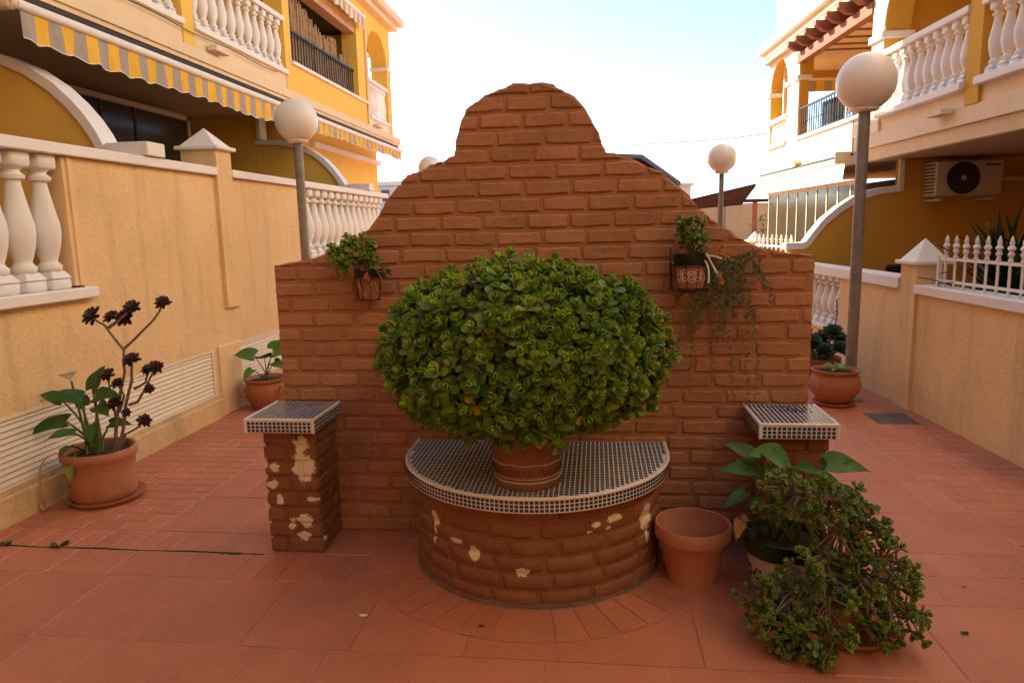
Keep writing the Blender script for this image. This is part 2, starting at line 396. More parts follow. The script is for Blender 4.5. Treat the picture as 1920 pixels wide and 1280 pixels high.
# the mossy expansion joint
b = MB(); xs = [-3.3 + i * .06 for i in range(28)]
for i in range(27):
    wv = .004 + .004 * random.random() + (.012 if 22 < i < 25 else 0)
    yy = 3.19 + .006 * math.sin(i * .7)
    b.box(xs[i], xs[i + 1] - .001, yy - wv / 2, yy + wv / 2, -.003, .0022)
solo('moss', b, M['moss'], None, None, (-3.3, 3.19, 0), kind='stuff')
def weed(loc, n, s_, label):
    b = MB()
    for i in range(n):
        a = random.uniform(0, 6.28); l_ = s_ * random.uniform(.6, 1); d = Vector((math.cos(a), math.sin(a), random.uniform(.2, .9))).normalized()
        p0 = Vector(loc); p1 = p0 + d * l_ * .6; p2 = p0 + Vector((d.x, d.y, d.z * .6)) * l_; sd_ = Vector((-d.y, d.x, 0)) * .006
        b.add([p0 - sd_ * .5, p0 + sd_ * .5, p1 + sd_, p2, p1 - sd_], [(0, 1, 2, 3, 4)], tint=(random.random() * .5, 0, 0))
    solo('weed', b, M['needle'], label, 'weed', loc, 'weeds in the paving joint')
weed((-2.82, 3.2, 0), 22, .07, 'small green weed tuft in the paving crack in front of the tall dark rosette plant')
weed((-3.12, 3.19, 0), 16, .05, 'smallest weed sprouting in the paving crack at the left edge')
# fallen leaves
for (x, y, c, s_, lab) in ((-.52, 2.56, 'drygold', .016, 'yellow fallen leaf lying in front of the curved brick planter'), (-.98, 2.66, 'flowerwhite', .018, 'pale fallen petal on the paving left of the curved planter'),
                          (-.47, 2.62, 'dark', .012, 'dark dry leaf lying just above the yellow one by the planter'), (1.42, 2.72, 'dark', .016, 'dark dry leaf on the paving right of the sprawling jade pot'), (1.6, 3.1, 'drygold', .012, 'tiny pale leaf on the paving beyond the right jade pot')):
    b = MB(); n = 8
    v = [(x + s_ * math.cos(2 * math.pi * i / n), y + s_ * .6 * math.sin(2 * math.pi * i / n), .004 + .003 * math.cos(2 * math.pi * i / n) ** 2) for i in range(n)]
    v += [(p[0], p[1], p[2] + .002) for p in v]
    b.add(v, [tuple(range(n)), tuple(range(2 * n - 1, n - 1, -1))] + [(i, (i + 1) % n, (i + 1) % n + n, i + n) for i in range(n)])
    solo('fallen_leaf', b, M[c], lab, 'leaf', (x, y, .004), 'leaves fallen on the paving')

# ------------------------------------------------------------ brick wall with shaped top
wallprof = [(-1.66, 1.44), (-1.52, 1.46), (-1.42, 1.485), (-1.29, 1.53), (-1.2, 1.575), (-1.14, 1.62), (-1.09, 1.68), (-1.05, 1.74), (-1.0, 1.80), (-.95, 1.86), (-.9, 1.885), (-.85, 1.90), (-.77, 1.93), (-.69, 1.96),
            (-.68, 2.03), (-.65, 2.12), (-.62, 2.17), (-.58, 2.205), (-.53, 2.235), (-.49, 2.25), (-.43, 2.27), (-.39, 2.285), (-.33, 2.288), (-.27, 2.285), (-.22, 2.275), (-.18, 2.26), (-.12, 2.23), (-.08, 2.19), (-.04, 2.14),
            (-.0, 2.07), (.025, 2.01), (.05, 1.95), (.12, 1.93), (.21, 1.90), (.31, 1.85), (.38, 1.79), (.44, 1.73), (.5, 1.67), (.57, 1.61), (.64, 1.56), (.71, 1.52), (.81, 1.475), (.92, 1.455), (1.03, 1.44)]
def wob(p, i, last):
    return (p[0] + random.uniform(-.006, .006), p[1] + random.uniform(-.007, .007)) if 0 < i < last else p
WT = thing('brick_wall', 'large freestanding brown painted brick wall with a humped curved top', 'wall', (-.31, 3.62, 0))
dense = []
for i in range(len(wallprof) - 1):
    a, c = wallprof[i], wallprof[i + 1]
    for k in range(2): dense.append(((a[0] + (c[0] - a[0]) * k / 2 + random.uniform(-.006, .006), a[1] + (c[1] - a[1]) * k / 2 + random.uniform(-.012, .004))))
dense.append(wallprof[-1])
core = [(-1.655, -.01)] + dense + [(1.025, -.01)]
b = MB(); b.prism(core, 1, 3.514, 3.72); part('wall_core', b, M['mortar'], WT)
def clip(poly, x0, x1, z0, z1):
    def cl(ps, f, inter):
        o = []
        for i in range(len(ps)):
            a, c = ps[i - 1], ps[i]
            if f(c):
                if not f(a): o.append(inter(a, c))
                o.append(c)
            elif f(a): o.append(inter(a, c))
        return o
    ix = lambda X: (lambda a, c: (X, a[1] + (c[1] - a[1]) * (X - a[0]) / (c[0] - a[0])))
    iz = lambda Z: (lambda a, c: (a[0] + (c[0] - a[0]) * (Z - a[1]) / (c[1] - a[1]), Z))
    for f, it in ((lambda p: p[0] >= x0, ix(x0)), (lambda p: p[0] <= x1, ix(x1)), (lambda p: p[1] >= z0, iz(z0)), (lambda p: p[1] <= z1, iz(z1))):
        poly = cl(poly, f, it)
        if len(poly) < 3: return []
    return poly
def brickpoly(poly, mapf, bev=.008, proud=.011, jit=.0036):
    # rounded, slightly uneven face; poly in (u, v) counter-clockwise
    pts = []
    n = len(poly)
    for i in range(n):
        a, c = poly[i], poly[(i + 1) % n]; d = math.hypot(c[0] - a[0], c[1] - a[1])
        if d < .004: continue
        k = 3 if d > .12 else (2 if d > .03 else 1)
        for j in range(k):
            t = j / k; pts.append((a[0] + (c[0] - a[0]) * t + random.uniform(-jit, jit), a[1] + (c[1] - a[1]) * t + random.uniform(-jit, jit)))
    if len(pts) < 3: return None
    cx = sum(p[0] for p in pts) / len(pts); cy = sum(p[1] for p in pts) / len(pts); n = len(pts)
    ar = sum(pts[i][0] * pts[(i + 1) % n][1] - pts[(i + 1) % n][0] * pts[i][1] for i in range(n)) / 2
    if abs(ar) < .0004: return None
    if ar < 0: pts.reverse()
    def inset(e):
        o = []
        for i in range(n):
            p0, p, p1 = pts[i - 1], pts[i], pts[(i + 1) % n]
            d0 = Vector((p[0] - p0[0], p[1] - p0[1])).normalized(); d1 = Vector((p1[0] - p[0], p1[1] - p[1])).normalized()
            nn = Vector((-d0.y - d1.y, d0.x + d1.x)); nn = nn * (2 / max(nn.length_squared, 1.6)) if nn.length > 1e-6 else Vector((-d0.y, d0.x))
            o.append((p[0] + nn.x * e, p[1] + nn.y * e))
        return o
    for i in range(n):      # knock the corners off
        p0, p, p1 = pts[i - 1], pts[i], pts[(i + 1) % n]; d0 = Vector((p[0] - p0[0], p[1] - p0[1])); d1 = Vector((p1[0] - p[0], p1[1] - p[1]))
        if d0.length > 0 and d1.length > 0 and d0.normalized().dot(d1.normalized()) < .5:
            q_ = (Vector(p0) + Vector(p1)) / 2 - Vector(p); q_ = q_.normalized() * random.uniform(.001, .006); pts[i] = (p[0] + q_.x, p[1] + q_.y)
    t1, t2 = random.uniform(-.0015, .0015), random.uniform(-.002, .002)
    b = MB(); rings = [(pts, -.004), (inset(bev * .12), proud - bev * .9), (inset(bev), proud)]
    vs = [mapf(u, v, w_ + (0 if k == 0 else t1 + t2 * (u - cx) * 8 + random.uniform(-.0009, .0009))) for k, (ps, w_) in enumerate(rings) for u, v in ps]
    fs = []
    for r in range(2):
        for i in range(n): fs.append((r * n + i, r * n + (i + 1) % n, (r + 1) * n + (i + 1) % n, (r + 1) * n + i))
    fs.append(tuple(range(2 * n, 3 * n)))
    b.add(vs, fs, 0, False); b.sm = [1] * (2 * n) + [0]
    return b
def addbrick(poly, mapf, mat, parent, **k):
    b = brickpoly(poly, mapf, **k)
    if b: b.sm = [0] * len(b.sm); part('brick', b, mat, parent)
front = lambda y: (lambda u, v, w_: (u, y - w_, v))
nb = 0
prof2 = [(-1.66, 0.0)] + wallprof + [(1.03, 0.0)]; prof2 = [(x, z - (.004 if 0 < i < len(prof2) - 1 else 0)) for i, (x, z) in enumerate(prof2)][::-1]
row = 0; z = .004
while z < 2.29:
    x = -1.66 - (.112 if row % 2 else 0) + random.uniform(-.03, .03); first = True
    while x < 1.03:
        ln = .207 + random.uniform(-.012, .014)
        if first and row % 2 == 1: pass
        x0, x1 = max(x, -1.66), min(x + ln, 1.03)
        hidden = (-.86 < x0 and x1 < .27 and z < .36)
        if x1 - x0 > .035 and not hidden:
            dz = random.uniform(-.002, .002)
            p = clip(prof2, x0, x1, z + dz, z + .0645 + random.uniform(-.0015, .002) + dz)
            if len(p) >= 3: addbrick(p, front(3.514), M['brick'], WT)
        x += ln + .0145; first = False
    z += .0797; row += 1

# ------------------------------------------------------------ tiled tops
def mosaic(parent, tops, sides):
    """tops: list of (x, y, z, half) flat tiles; sides: list of (origin, u dir, n dir) quads"""
    b = MB()
    for (x, y, z, h, hy) in tops:
        t = .0012; c = .0012; dz = random.uniform(-.0003, .0003)
        b.add([(x - h, y - hy, z), (x + h, y - hy, z), (x + h, y + hy, z), (x - h, y + hy, z), (x - h + c, y - hy + c, z + t + dz), (x + h - c, y - hy + c, z + t), (x + h - c, y + hy - c, z + t + dz), (x - h + c, y + hy - c, z + t)],
              [(4, 5, 6, 7), (0, 1, 5, 4), (1, 2, 6, 5), (2, 3, 7, 6), (3, 0, 4, 7)])
    for (o, u, n, h, hz) in sides:
        o, u, n = Vector(o), Vector(u), Vector(n); up = Vector((0, 0, 1)); t = .0016; c = .001
        q = lambda a, bb, e, w_: tuple(o + u * a * (h - e) + up * bb * (hz - e) + n * w_)
        b.add([q(-1, -1, 0, 0), q(1, -1, 0, 0), q(1, 1, 0, 0), q(-1, 1, 0, 0), q(-1, -1, c, t), q(1, -1, c, t), q(1, 1, c, t), q(-1, 1, c, t)],
              [(4, 5, 6, 7), (0, 1, 5, 4), (1, 2, 6, 5), (2, 3, 7, 6), (3, 0, 4, 7)])
    part('mosaic_tiles', b, M['tile'], parent, kind='stuff')
def pedestal(x0, x1, tx0, tx1, label):
    T = thing('brick_pedestal', label, 'pedestal', ((x0 + x1) / 2, 3.36, 0), 'tiled brick pedestals beside the wall')
    y0, y1 = 3.232, 3.508
    b = MB(); b.box(x0 + .011, x1 - .011, y0, y1, -.01, .648); part('pedestal_core', b, M['brick_ped'], T)
    w_ = x1 - x0
    for r in range(8):
        z0 = .004 + r * .0805; z1 = z0 + .067; s_ = w_ * (.62 if r % 2 else .40) + random.uniform(-.02, .02)
        for a, c in ((x0, x0 + s_ - .006), (x0 + s_ + .006, x1)): addbrick([(a, z0), (c, z0), (c, z1), (a, z1)], front(y0), M['brick_ped'], T)
        cut = y0 + (.13 if r % 2 else .2)
        for sx, X in ((1, x1 - .012), (-1, x0 + .012)):
            mp = (lambda X, sx: (lambda u, v, ww: (X + sx * ww, u if sx > 0 else -u, v)))(X, sx)
            for a, c in ((y0 + .002, cut - .006), (cut + .006, y1 - .002)):
                pl = [(a, z0), (c, z0), (c, z1), (a, z1)] if sx > 0 else [(-c, z0), (-a, z0), (-a, z1), (-c, z1)]
                addbrick(pl, mp, M['brick_ped'], T)
    ty0, ty1 = 3.135, 3.51; zt, zb = .72, .65
    b = MB(); b.box(tx0 + .003, tx1 - .003, ty0 + .003, ty1 - .012, zb, zt - .003, .002); slab = part('tiled_slab', b, M['grout'], T)
    tops = []; n = 15; px = (tx1 - tx0 - .03) / n; ny = 16; py = (ty1 - ty0 - .035) / ny
    for i in range(n):
        for j in range(ny): tops.append((tx0 + .015 + (i + .5) * px, ty0 + .015 + (j + .5) * py, zt - .003, px / 2 - .0022, py / 2 - .0022))
    sides = []; pz = (zt - zb - .016) / 3
    for k in range(3):
        zz = zb + .002 + (k + .5) * pz
        for i in range(n): sides.append(((tx0 + .015 + (i + .5) * px, ty0 + .003, zz), (1, 0, 0), (0, -1, 0), px / 2 - .0028, pz / 2 - .002))
        for j in range(ny):
            yy = ty0 + .015 + (j + .5) * py
            sides.append(((tx1 - .003, yy, zz), (0, 1, 0), (1, 0, 0), py / 2 - .0028, pz / 2 - .002))
            sides.append(((tx0 + .003, yy, zz), (0, -1, 0), (-1, 0, 0), py / 2 - .0028, pz / 2 - .002))
    mosaic(T, tops, sides)
    b = MB(); r_ = .0075; z_ = zt - .0055
    for a, c in (((tx0 + r_, ty1 - .012, z_), (tx0 + r_, ty0 + r_, z_)), ((tx0 + r_, ty0 + r_, z_), (tx1 - r_, ty0 + r_, z_)), ((tx1 - r_, ty0 + r_, z_), (tx1 - r_, ty1 - .012, z_))): b.tube([a, c], r_, 10)
    for xx in (tx0 + r_ * .8, tx1 - r_ * .8): b.tube([(xx, ty0 + r_ * .8, z_), (xx, ty0 + r_ * .8, zb)], r_ * .9, 10); 
    for xx in (tx0 + r_, tx1 - r_): b.lathe([(0, -r_), (r_ * .8, -r_ * .6), (r_, 0), (r_ * .8, r_ * .6), (0, r_)], (xx, ty0 + r_, z_), 10)
    part('edge_trim', b, M['trim'], T)
    return T
pedestal(-1.655, -1.375, -1.70, -1.345, 'left brick pedestal with peeling paint and navy mosaic tiled top')
PR = pedestal(.765, 1.045, .715, 1.06, 'right brick pedestal with navy mosaic top, half hidden by plants')
# stained patch on the right-hand top: loose dry litter
b = MB()
for i in range(90):
    a = random.gauss(0, .055), random.gauss(0, .05); x, y = .93 + a[0], 3.40 + a[1] * .8
    if not (.73 < x < 1.045 and 3.16 < y < 3.49): continue
    t = random.uniform(0, 3.14); l_ = random.uniform(.003, .012)
    b.box(x - .001, x + .001 + l_ * abs(math.cos(t)), y - .001, y + .001 + l_ * abs(math.sin(t)), .7184, .7196)
solo('dry_litter', b, M['soil'], None, None, (.93, 3.38, .72), kind='stuff')

DT = thing('curved_planter', 'half round brick plinth with navy mosaic tiled top in front of the wall', 'planter', (DC[0], DC[1], 0))
cx, cy = DC; rd = .592
def arcpts(r, n, straight=3.505):
    o = [(cx - r, straight)] + [(cx + r * math.cos(math.pi + math.pi * k / n), cy + r * math.sin(math.pi + math.pi * k / n)) for k in range(n + 1)] + [(cx + r, straight)]
    return o
b = MB(); b.prism(arcpts(rd, 56), 2, -.01, .452); part('planter_core', b, M['brick_drum'], DT)
def cyl(u, v, w_):
    if u < 0: return (cx - rd - w_, cy - u, v)
    if u > math.pi * rd: return (cx + rd + w_, cy + (u - math.pi * rd), v)
    a = math.pi + u / rd; return (cx + (rd + w_) * math.cos(a), cy + (rd + w_) * math.sin(a), v)
z = .004; row = 0
while z < .44:
    h = .0645 if z < .4 else .452 - z - .004
    u = -.11 + (.1 if row % 2 else 0) + random.uniform(-.02, .02)
    while u < math.pi * rd + .05:
        ln = .205 + random.uniform(-.02, .02); e = min(u + ln, math.pi * rd + .11)
        # subdivide long faces so they follow the curve
        k = 4; poly = [(u + (e - u) * i / k, z) for i in range(k + 1)] + [(e - (e - u) * i / k, z + h) for i in range(k + 1)]
        b2 = MB(); pts = poly; b0 = brickpoly(pts, cyl, jit=.0022, proud=.0085)
        if b0:
            # split the ngon face into strips so it stays curved
            face = b0.f.pop(); b0.mi.pop(); b0.sm.pop(); n = len(face); lo, hi = 0, n - 1
            while hi - lo > 2:
                b0.f.append((face[lo], face[lo + 1], face[hi - 1], face[hi])); b0.mi.append(0); b0.sm.append(0); lo += 1; hi -= 1
            if hi - lo == 2: b0.f.append((face[lo], face[lo + 1], face[hi])); b0.mi.append(0); b0.sm.append(0)
            b0.sm = [1] * len(b0.sm); part('brick', b0, M['brick_drum'], DT)
        u = e + .014
    z += .0765; row += 1
rs, zt, zb = .637, .518, .452; cys = 3.345
def arc2(r, n): return [(cx - r, 3.507)] + [(cx + r * math.cos(math.pi + math.pi * k / n), cys + r * math.sin(math.pi + math.pi * k / n)) for k in range(n + 1)] + [(cx + r, 3.507)]
b = MB(); b.prism(arc2(rs - .003, 72), 2, zb, zt - .003); part('tiled_slab', b, M['grout'], DT)
tops = []; p_ = .0212
for i in range(-32, 33):
    for j in range(0, 52):
        x, y = cx + i * p_, 3.49 - j * p_
        h = p_ / 2 - .0023
        far = max(math.hypot(abs(i * p_) + h, max(0, cys - y + h)), 0)
        if y - h > cys: ok = abs(i * p_) + h < rs - .012
        else: ok = far < rs - .012
        if ok: tops.append((x, y, zt - .003, h, h - .0009))
sides = []; n = int(math.pi * rs / .0208); pz = .0172
for k in range(3):
    zz = zb + .003 + (k + .5) * pz
    for i in range(n):
        a = math.pi + (i + .5) * math.pi / n; nn = (math.cos(a), math.sin(a), 0)
        sides.append(((cx + (rs - .0028) * nn[0], cys + (rs - .0028) * nn[1], zz), (-nn[1], nn[0], 0), nn, math.pi * rs / n / 2 - .0026, pz / 2 - .002))
    for i in range(7):
        yy = cys + .012 + i * .0208
        for sx in (-1, 1): sides.append(((cx + sx * (rs - .0028), yy, zz), (0, sx, 0), (sx, 0, 0), .0078, pz / 2 - .002))
mosaic(DT, tops, sides)
b = MB(); b.tube([(x, y, zt - .005) for x, y in arc2(rs - .004, 72)], .0085, 10); part('edge_trim', b, M['trim'], DT)
b = MB()
for k in range(41):     # rough cement fillet at the foot
    a = math.pi + k * math.pi / 40; r = .612 + random.uniform(-.004, .007)
    if k: b.add([(cx + .596 * math.cos(pa), cy + .596 * math.sin(pa), .02 + random.uniform(0, .006)), (cx + pr * math.cos(pa), cy + pr * math.sin(pa), .0015), (cx + r * math.cos(a), cy + r * math.sin(a), .0015), (cx + .596 * math.cos(a), cy + .596 * math.sin(a), .022)], [(0, 1, 2, 3)], sm=True)
    pa, pr = a, r
part('cement_fillet', b, M['soil_grey'], DT)

# ------------------------------------------------------------ balusters
def baluster_mb(H, r, n=14):
    prof = [(.62, .13), (.80, .15), (.82, .18), (.62, .20), (.56, .22), (.70, .26), (.90, .34), (1.0, .42), (.97, .49), (.80, .58), (.62, .68), (.50, .76), (.47, .79), (.74, .805), (.78, .83), (.52, .85), (.50, .865), (.72, .885)]
    b = MB(); b.lathe([(a * r, z * H) for a, z in prof], n=n)
    q = r * .92; b.box(-q, q, -q, q, 0, .085 * H, r * .15)
    b.add([(-q, -q, .085 * H), (q, -q, .085 * H), (q, q, .085 * H), (-q, q, .085 * H), (-.6 * r, -.6 * r, .14 * H), (.6 * r, -.6 * r, .14 * H), (.6 * r, .6 * r, .14 * H), (-.6 * r, .6 * r, .14 * H)], [(0, 1, 5, 4), (1, 2, 6, 5), (2, 3, 7, 6), (3, 0, 4, 7)])
    q = r * .85; b.box(-q, q, -q, q, .885 * H, H, r * .15); return b
def balusters(parent, x, ys, z0, z1, r, mat='white'):
    """a row along y at plane x, parts of parent (coordinates in the thing's own frame)"""
    rt = parent
    while rt.parent: rt = rt.parent
    off = rt['off']; me = baluster_mb(z1 - z0, r).mesh('baluster', M[mat])
    for y in ys: link('baluster', me, parent, (x - off[0], y - off[1], z0 - off[2]))
def frange(a, b, n): return [a + (b - a) * (i + .5) / n for i in range(n)]

# ------------------------------------------------------------ left garden wall
GL = thing('garden_wall', 'tall beige left garden wall with white coping, balustrades and louvred vents', 'wall', (-3.43, 6, 0))
X0, X1 = -3.47, -3.33
b = MB()
b.box(X0, X1, 4.27, 8.0, .61, 2.11); b.box(X0, X1, -5, 4.27, .61, 1.22); b.box(X0, X1, 8.0, 11.2, .61, 1.25)
b.box(X0, X1, 5.74, 6.21, .2, .61); b.box(X0, X1, 8.5, 11.2, .2, .61)
part('wall_panel', b, M['stucco'], GL)
b = MB(); b.box(X0, X1 + .012, 4.225, 4.27, 1.30, 2.11); b.box(X0, X1 + .001, 4.19, 4.225, 1.30, 2.11); part('wall_end', b, M['stucco_edge'], GL)
b = MB(); b.box(X0, X1 + .022, 5.80, 6.18, .0, .625, .006); part('vent_pier', b, M['stucco_edge'], GL)
b = MB(); b.box(X0, X1 + .03, -5, 5.80, -.01, .17, .01); b.box(X0, X1 + .03, 6.18, 11.2, -.01, .17, .01); b.box(X0, X1 + .008, -5, 5.80, .17, .20); b.box(X0, X1 + .008, 6.18, 11.2, .17, .2); part('plinth', b, M['plinth'], GL)
b = MB(); b.box(-3.62, X1 + .035, 6.0, 6.26, 2.115, 2.34); b.box(X1 - .01, X1 + .035, 6.0, 6.26, .95, 2.116); part('pier', b, M['stucco'], GL)
def pyramid_cap(parent, x0, x1, y0, y1, z0, h, lip=.04, sides=4, name='pier_cap'):
    b = MB(); b.box(x0 - lip, x1 + lip, y0 - lip, y1 + lip, z0, z0 + .035, .008)
    mx_, my = (x0 + x1) / 2, (y0 + y1) / 2
    b.add([(x0 - lip * .2, y0 - lip * .2, z0 + .034), (x1 + lip * .2, y0 - lip * .2, z0 + .034), (x1 + lip * .2, y1 + lip * .2, z0 + .034), (x0 - lip * .2, y1 + lip * .2, z0 + .034), (mx_, my, z0 + h)], [(0, 1, 4), (1, 2, 4), (2, 3, 4), (3, 0, 4)])
    return part(name, b, M['white'], parent)
pyramid_cap(GL, -3.62, X1 + .035, 6.0, 6.26, 2.34, .2)
b = MB(); b.box(-3.50, X1 + .045, -5, 6.0, 2.115, 2.185, .006); b.box(-3.50, X1 + .045, 6.26, 11.2, 2.115, 2.185, .006); part('coping', b, M['white'], GL)
b = MB(); b.box(-3.50, X1 + .06, -5, 4.33, 1.215, 1.285, .008); b.box(-3.49, X1 + .045, 8.0, 11.2, 1.245, 1.30, .008); part('balustrade_sill', b, M['white'], GL)
ys = [4.08 - .205 * i for i in range(6)]; balusters(GL, -3.405, ys, 1.285, 2.117, .088)
ys = [8.13 + .232 * i for i in range(13)]; balusters(GL, -3.405, ys, 1.30, 2.117, .092)
for (a, c) in ((1.5, 5.74), (6.21, 8.5)):
    b = MB(); b.box(X0 + .02, X1 - .055, a, c, .2, .61); bk = part('vent_backing', b, M['dark'], GL)
    b = MB(); b.box(X1 - .05, X1 + .003, c - .03, c, .2, .61); b.box(X1 - .05, X1 + .003, a, c - .03, .59, .61); b.box(X1 - .05, X1 + .003, a, c - .03, .2, .215); part('vent_frame', b, M['louvre'], GL)
    me = MB(); me.prism([(-.022, 0), (-.020, .003), (-.034, .0325), (-.05, .034), (-.05, .030), (-.038, .026), (-.028, .0)], 1, a, c - .03)
    msh = me.mesh('slat', M['louvre'], (0, a, 0))
    for k in range(11): link('slat', msh, bk, (X1 + .016 + 3.43, a - 6, .217 + k * .0345))

# ------------------------------------------------------------ left building
BL = thing('apartment_building', 'yellow and cream apartment building on the left with awnings over its terraces', 'building', (-4.0, 6, 0))
# ground floor
b = MB(); b.box(-9, -6.05, -8, 14.3, 0, 3.32); b.box(-6.05, -4.45, 10.5, 14.45, 0, 3.315); part('ground_floor_wall', b, M['yellow_l'], BL)
b = MB(); b.box(-6.05, -4.37, 11.0, 14.53, 2.93, 3.02, .01); part('string_course', b, M['white'], BL)
b = MB(); b.box(-9, -4.02, -8, 14.7, 3.32, 3.36); b.box(-9, -4.0, -8, 14.72, 3.36, 3.47, .005); part('balcony_slab', b, M['cream'], BL)
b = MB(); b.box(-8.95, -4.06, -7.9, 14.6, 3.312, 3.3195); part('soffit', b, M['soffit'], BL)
# party walls between the terraces, with white quarter-arch copings
def partywall(y0, y1, inner, outer, endx, boxx, zb, name):
    """inner: lower edge of the coping, outer: upper edge, both from high (house) to low (street)"""
    b = MB(); b.prism([(-8.9, 0), (-8.9, inner[0][1])] + inner + [(-3.48, inner[-1][1]), (-3.48, 0)], 1, y0 + .02, y1 - .02); part(name, b, M['yellow_l'], BL)
    b = MB(); b.prism(outer + [(endx, zb + .09), (endx, zb)] + inner[::-1], 1, y0 - .012, y1 + .012); b.box(endx - .002, boxx + .012, y0 - .02, y1 + .03, zb - .0, zb + .1, .006) if boxx > endx else None
    part('arched_coping', b, M['white'], BL)
def arcp(x0, z0, x1, z1, n=18, p=.5):
    """quarter ellipse from the apex (x0,z0) down to (x1,z1)"""
    return [(x0 + (x1 - x0) * math.sin(math.pi / 2 * k / n), z1 + (z0 - z1) * math.cos(math.pi / 2 * k / n)) for k in range(n + 1)]
partywall(5.0, 5.17, [(-5.6, 2.985), (-5, 2.985), (-4.7, 2.965), (-4.37, 2.885), (-4.17, 2.795), (-4.0, 2.675), (-3.88, 2.56), (-3.78, 2.44), (-3.71, 2.33), (-3.655, 2.21)],
          [(-5.6, 3.05), (-5.0, 3.05), (-4.7, 3.03), (-4.36, 2.955), (-4.15, 2.865), (-3.96, 2.735), (-3.83, 2.61), (-3.73, 2.49), (-3.66, 2.38), (-3.61, 2.275)], -3.59, -3.27, 2.19, 'party_wall')
partywall(10.2, 10.38, [(-5.0, 2.90), (-4.64, 2.885), (-4.33, 2.825), (-4.12, 2.715), (-3.98, 2.61), (-3.86, 2.48), (-3.77, 2.36), (-3.69, 2.21)],
          [(-5.0, 2.965), (-4.62, 2.95), (-4.30, 2.885), (-4.07, 2.765), (-3.93, 2.66), (-3.81, 2.53), (-3.72, 2.41), (-3.63, 2.275)], -3.6, -3.28, 2.19, 'party_wall')
b = MB(); b.box(-6.05, -4.92, 10.21, 10.35, 2.5, 3.312); part('party_wall', b, M['yellow_l'], BL)
b = MB(); b.box(-4.915, -4.86, 10.15, 10.36, 2.97, 3.31); part('post', b, M['white'], BL)
# glazed screen at the back of the terrace
gs = MB(); gs.box(-5.56, -5.50, 5.16, 9.42, 3.14, 3.2); gs.box(-5.56, -5.50, 9.36, 9.42, 0.1, 3.2)
scr = part('screen_frame', gs, M['soffit'], BL)
b = MB()
for y in (6.4, 7.64, 8.24): b.box(-5.545, -5.515, y, y + .035, .1, 3.14)
part('mullion', b, M['dark'], scr)
for a, c in ((5.16, 6.4), (6.43, 7.64), (7.67, 8.24), (8.27, 9.36)):
    b = MB(); b.box(-5.535, -5.527, a + .01, c - .005, .1, 3.13); part('pane', b, M['glass'], scr)
b = MB(); b.box(-6.045, -6.0, 7.7, 8.9, .1, 2.6); b.box(-6.045, -6.0, 9.1, 9.9, .1, 2.75); b.box(-6.045, -6.0, 7.7, 9.0, 2.72, 2.9); part('door_surround', b, M['cream'], BL)
b = MB(); b.box(-6.0, -5.99, 7.8, 8.8, .1, 2.5); part('window', b, M['dark'], BL)
# upper floors: core and fascia pieces
XF = -4.05
b = MB(); b.box(-9, -5.2, -8, 14.2, 3.47, 5.5); b.box(-5.2, -4.4, 9.36, 9.5, 3.47, 5.5); b.box(-5.2, -4.3, 12.6, 12.74, 3.47, 5.4)
part('recessed_wall', b, M['yellow_l'], BL)
b = MB(); b.box(-9, -4.08, -8, 14.3, 5.46, 10); part('upper_wall', b, M['cream'], BL)
b = MB(); b.box(-9, -3.8, -8, 15.3, 8.15, 8.65); part('added_shade_slab', b, M['cream'], BL)  # unseen slab added to cast shade on the right fascia
b = MB(); b.box(-9, -3.80, -8, 14.6, 5.6, 5.74, .01); b.box(-9, -3.9, -8, 14.5, 5.5, 5.6, .01); part('cornice', b, M['cream'], BL)
b = MB(); b.box(-4.2, XF, -3, 6.95, 3.47, 3.655); b.box(-4.2, XF, 7.15, 9.36, 3.47, 3.665); part('parapet', b, M['cream'], BL)
b = MB(); b.box(-4.2, XF + .005, 12.76, 14.28, 3.47, 3.62); part('parapet', b, M['pale_and_sunlit'], BL)
b = MB()
b.box(-4.3, XF + .01, 6.95, 7.15, 3.465, 5.5); part('facade_pillar', b, M['yellow_l'], BL); b = MB(); b.box(-4.3, XF + .01, 9.34, 9.54, 3.465, 5.5); b.box(-4.25, XF + .01, 9.54, 12.76, 3.465, 3.835); b.box(-4.3, XF + .01, 12.3, 12.84, 3.835, 5.5)
b.box(-4.25, XF + .01, 9.54, 12.3, 5.05, 5.5)
ar = [(12.84, 5.5), (12.84, 4.72)]; n = 16; ya, yb = 12.86, 14.06; zs = 4.74
ar = [(12.84, 5.5), (12.84, zs), (ya, zs)] + [((ya + yb) / 2 - (yb - ya) / 2 * math.cos(math.pi * k / n), zs + .5 * math.sin(math.pi * k / n)) for k in range(1, n)] + [(yb, zs), (14.3, zs), (14.3, 5.5)]
b.prism(ar, 0, -4.35, XF + .01); b.box(-4.35, XF + .01, 14.06, 14.3, 3.465, zs)
part('facade_pillar', b, M['yellow_l'], BL)
b = MB(); b.box(-9, -4.36, 14.2, 14.3, 3.465, 3.62); b.box(-9, -5.6, 14.2, 14.3, 3.62, 5.5); b.box(-5.6, -4.36, 14.2, 14.3, 5.0, 5.5); part('end_wall', b, M['yellow_l'], BL)
b = MB()
for yy, d in ((12.76, .1), (14.02, .3)): b.box(-4.38, XF + .04, yy, yy + d, 4.68, 4.74, .006)
part('impost', b, M['white'], BL)
b = MB(); b.box(-4.3, -4.25, 12.95, 13.0, 3.63, 4.9); b.box(-4.3, -4.25, 13.5, 13.55, 3.63, 4.9); part('window_frame', b, M['dark'], BL)
b = MB(); b.box(-4.284, -4.27, 13.0, 13.5, 3.63, 4.9); part('window_pane', b, M['paleblue'], BL)
